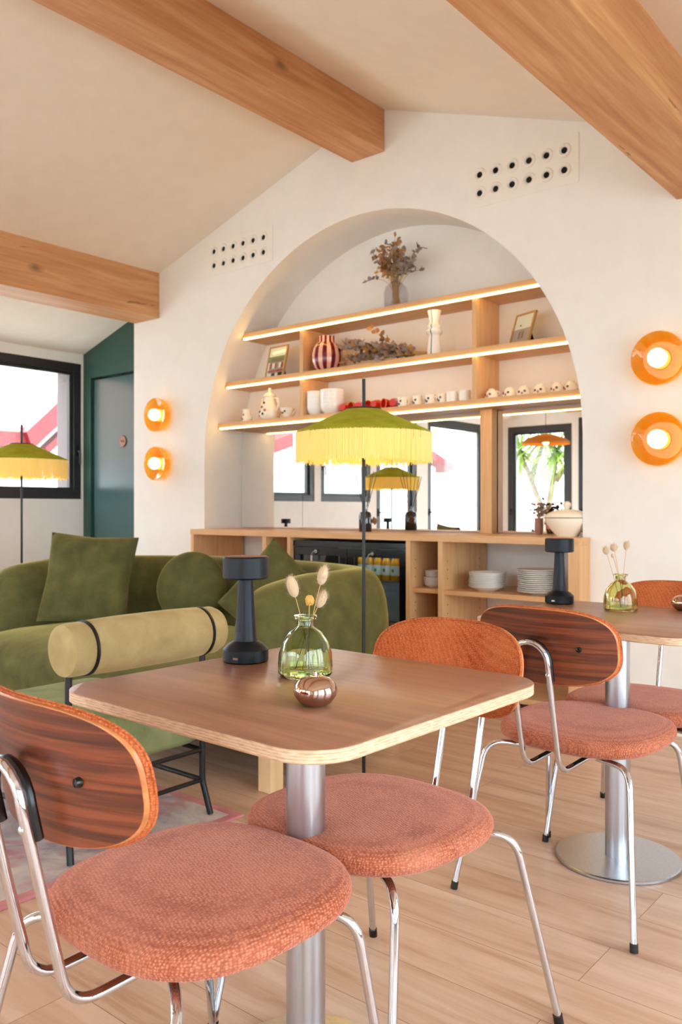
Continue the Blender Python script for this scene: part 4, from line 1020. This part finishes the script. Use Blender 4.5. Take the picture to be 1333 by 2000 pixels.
# ================================================================== BEYOND THE MIRROR AND THE WINDOWS
pn = thing('pendant_lamp', 'woven amber pendant lamp seen reflected in the mirror', 'pendant lamp', (-4.81, -.83, 1.95))
MB().lathe([(.03, .10), (.12, .085), (.24, .045), (.30, .0), (.30, -.03), (.296, -.03), (.29, .0), (.23, .04), (.11, .078), (.03, .094)], 48, closed=True).obj('lamp_shade', 'rattan', pn)
MB().tube([(0, 0, .09), (0, 0, ceil_z(-4.81)-1.95)], .003, 8).obj('cord', 'black_metal', pn)
MB().sphere((0, 0, .0), .04, 16).obj('bulb', 'bulb_warm', pn)
gd = MB().box(-40, 30, -40, 30, -.6, -.14); struct(gd.obj('ground', 'garden_stone', smooth=False))
hs = thing('neighbour_house', 'white house with red painted gable boards outside the windows', 'house', (-13, 6, 0))
W(MB().prism([(5.0, -.2), (12.0, -.2), (12.0, 5.4), (9.9, 5.4), (6.9, 2.05), (5.0, 2.05)], -14.0, -12.1, 'yz'), 'wall', 'outside_white', hs, smooth=False)
W(MB().box(-12.1, -11.85, 2.0, 6.95, 2.03, 2.26).box(-12.1, -11.85, 2.0, 6.9, 1.80, 1.85), 'fascia', 'red_paint', hs)
W(MB().prism([(6.85, 2.0), (10.6, 5.5), (10.6, 5.85), (6.75, 2.26)], -12.1, -11.75, 'yz').prism([(7.2, 1.95), (10.6, 5.1), (10.6, 5.2), (7.15, 2.05)], -12.1, -11.9, 'yz'), 'barge_board', 'red_paint', hs)
W(MB().box(-14, -12.0, 2.0, 6.9, 2.26, 2.36), 'gutter', 'roof_tile', hs)
W(MB().box(-14.0, -12.1, 2.0, 5.0, -.2, 2.0), 'low_wall', 'outside_white', hs); W(MB().box(-12.1, -12.04, 5.35, 5.55, -.2, 1.8), 'post', 'red_paint', hs)
h2 = thing('gable_house', 'white gabled house with pale tiled roof seen in the mirror', 'house', (-13, -4, 0))
W(MB().prism([(-1.0, -.2), (-8.5, -.2), (-8.5, 2.2), (-5.4, 3.1), (-1.0, 1.75)], -14.5, -11.5, 'yz'), 'wall', 'outside_white', h2, smooth=False)
W(MB().prism([(-.6, 1.6), (-5.4, 3.05), (-8.9, 2.0), (-8.9, 2.2), (-5.4, 3.3), (-.6, 1.85)], -14.5, -11.2, 'yz'), 'barge_board', 'red_paint', h2, smooth=False)
W(MB().prism([(-.4, 1.85), (-5.4, 3.3), (-9.0, 2.2), (-9.0, 5.6), (-.4, 5.2)], -16.5, -13.5, 'yz'), 'roof', 'roof_tile', h2, smooth=False)
# palm behind the rear glazed doors
pm = thing('dragon_palm', 'spiky green palm with forked trunk outside the rear doors', 'tree', (-7.6, -6.6, -.14))
tk = MB(); forks = [((0, 0, 0), (.05, 0, .9), (.0, 0, 1.1)), ((0, 0, 1.0), (-.25, .05, 1.7), (-.55, .05, 2.4)), ((0, 0, 1.0), (.15, 0, 1.8), (.25, .05, 2.3)), ((.2, 0, 1.8), (.5, 0, 2.2), (.8, 0, 2.5)), ((-.3, .05, 1.8), (-.25, 0, 2.2), (-.05, 0, 2.55))]
for i, f in enumerate(forks): tk.tube(bez(*f, 8), .09, 10, rr=[(.12 if i == 0 else .07)-.004*k for k in range(9)])
tk.obj('trunk', 'palm_bark', pm)
for cx_, cy_, cz_ in ((-.55, .05, 2.45), (.25, .05, 2.4), (.8, 0, 2.55), (-.05, 0, 2.65)):
    m = MB()
    for i in range(95):
        a = random.uniform(0, 6.283); el = random.uniform(-.8, 1.1); d = Vector((cos(a)*cos(el), sin(a)*cos(el), sin(el))); Lf = random.uniform(.75, 1.15)
        s_ = d.cross(Vector((0, 0, 1))).normalized()*.018; P = [Vector((cx_, cy_, cz_))+d*(Lf*u)+Vector((0, 0, -.35*Lf*u*u)) for u in (0, .35, .7, 1)]
        m.add([P[0]-s_, P[0]+s_, P[1]-s_, P[1]+s_, P[2]-s_*.7, P[2]+s_*.7, P[3]], [(0, 1, 3, 2), (2, 3, 5, 4), (4, 5, 6)])
    m.obj('leaf_crown', 'palm_leaf', pm, smooth=False)
gw = MB().box(-12, 2, -10.3, -10, -.2, 2.6); tag(gw.obj('garden_wall', 'outside_white'), 'white garden wall behind the palm, seen in the mirror', 'wall')
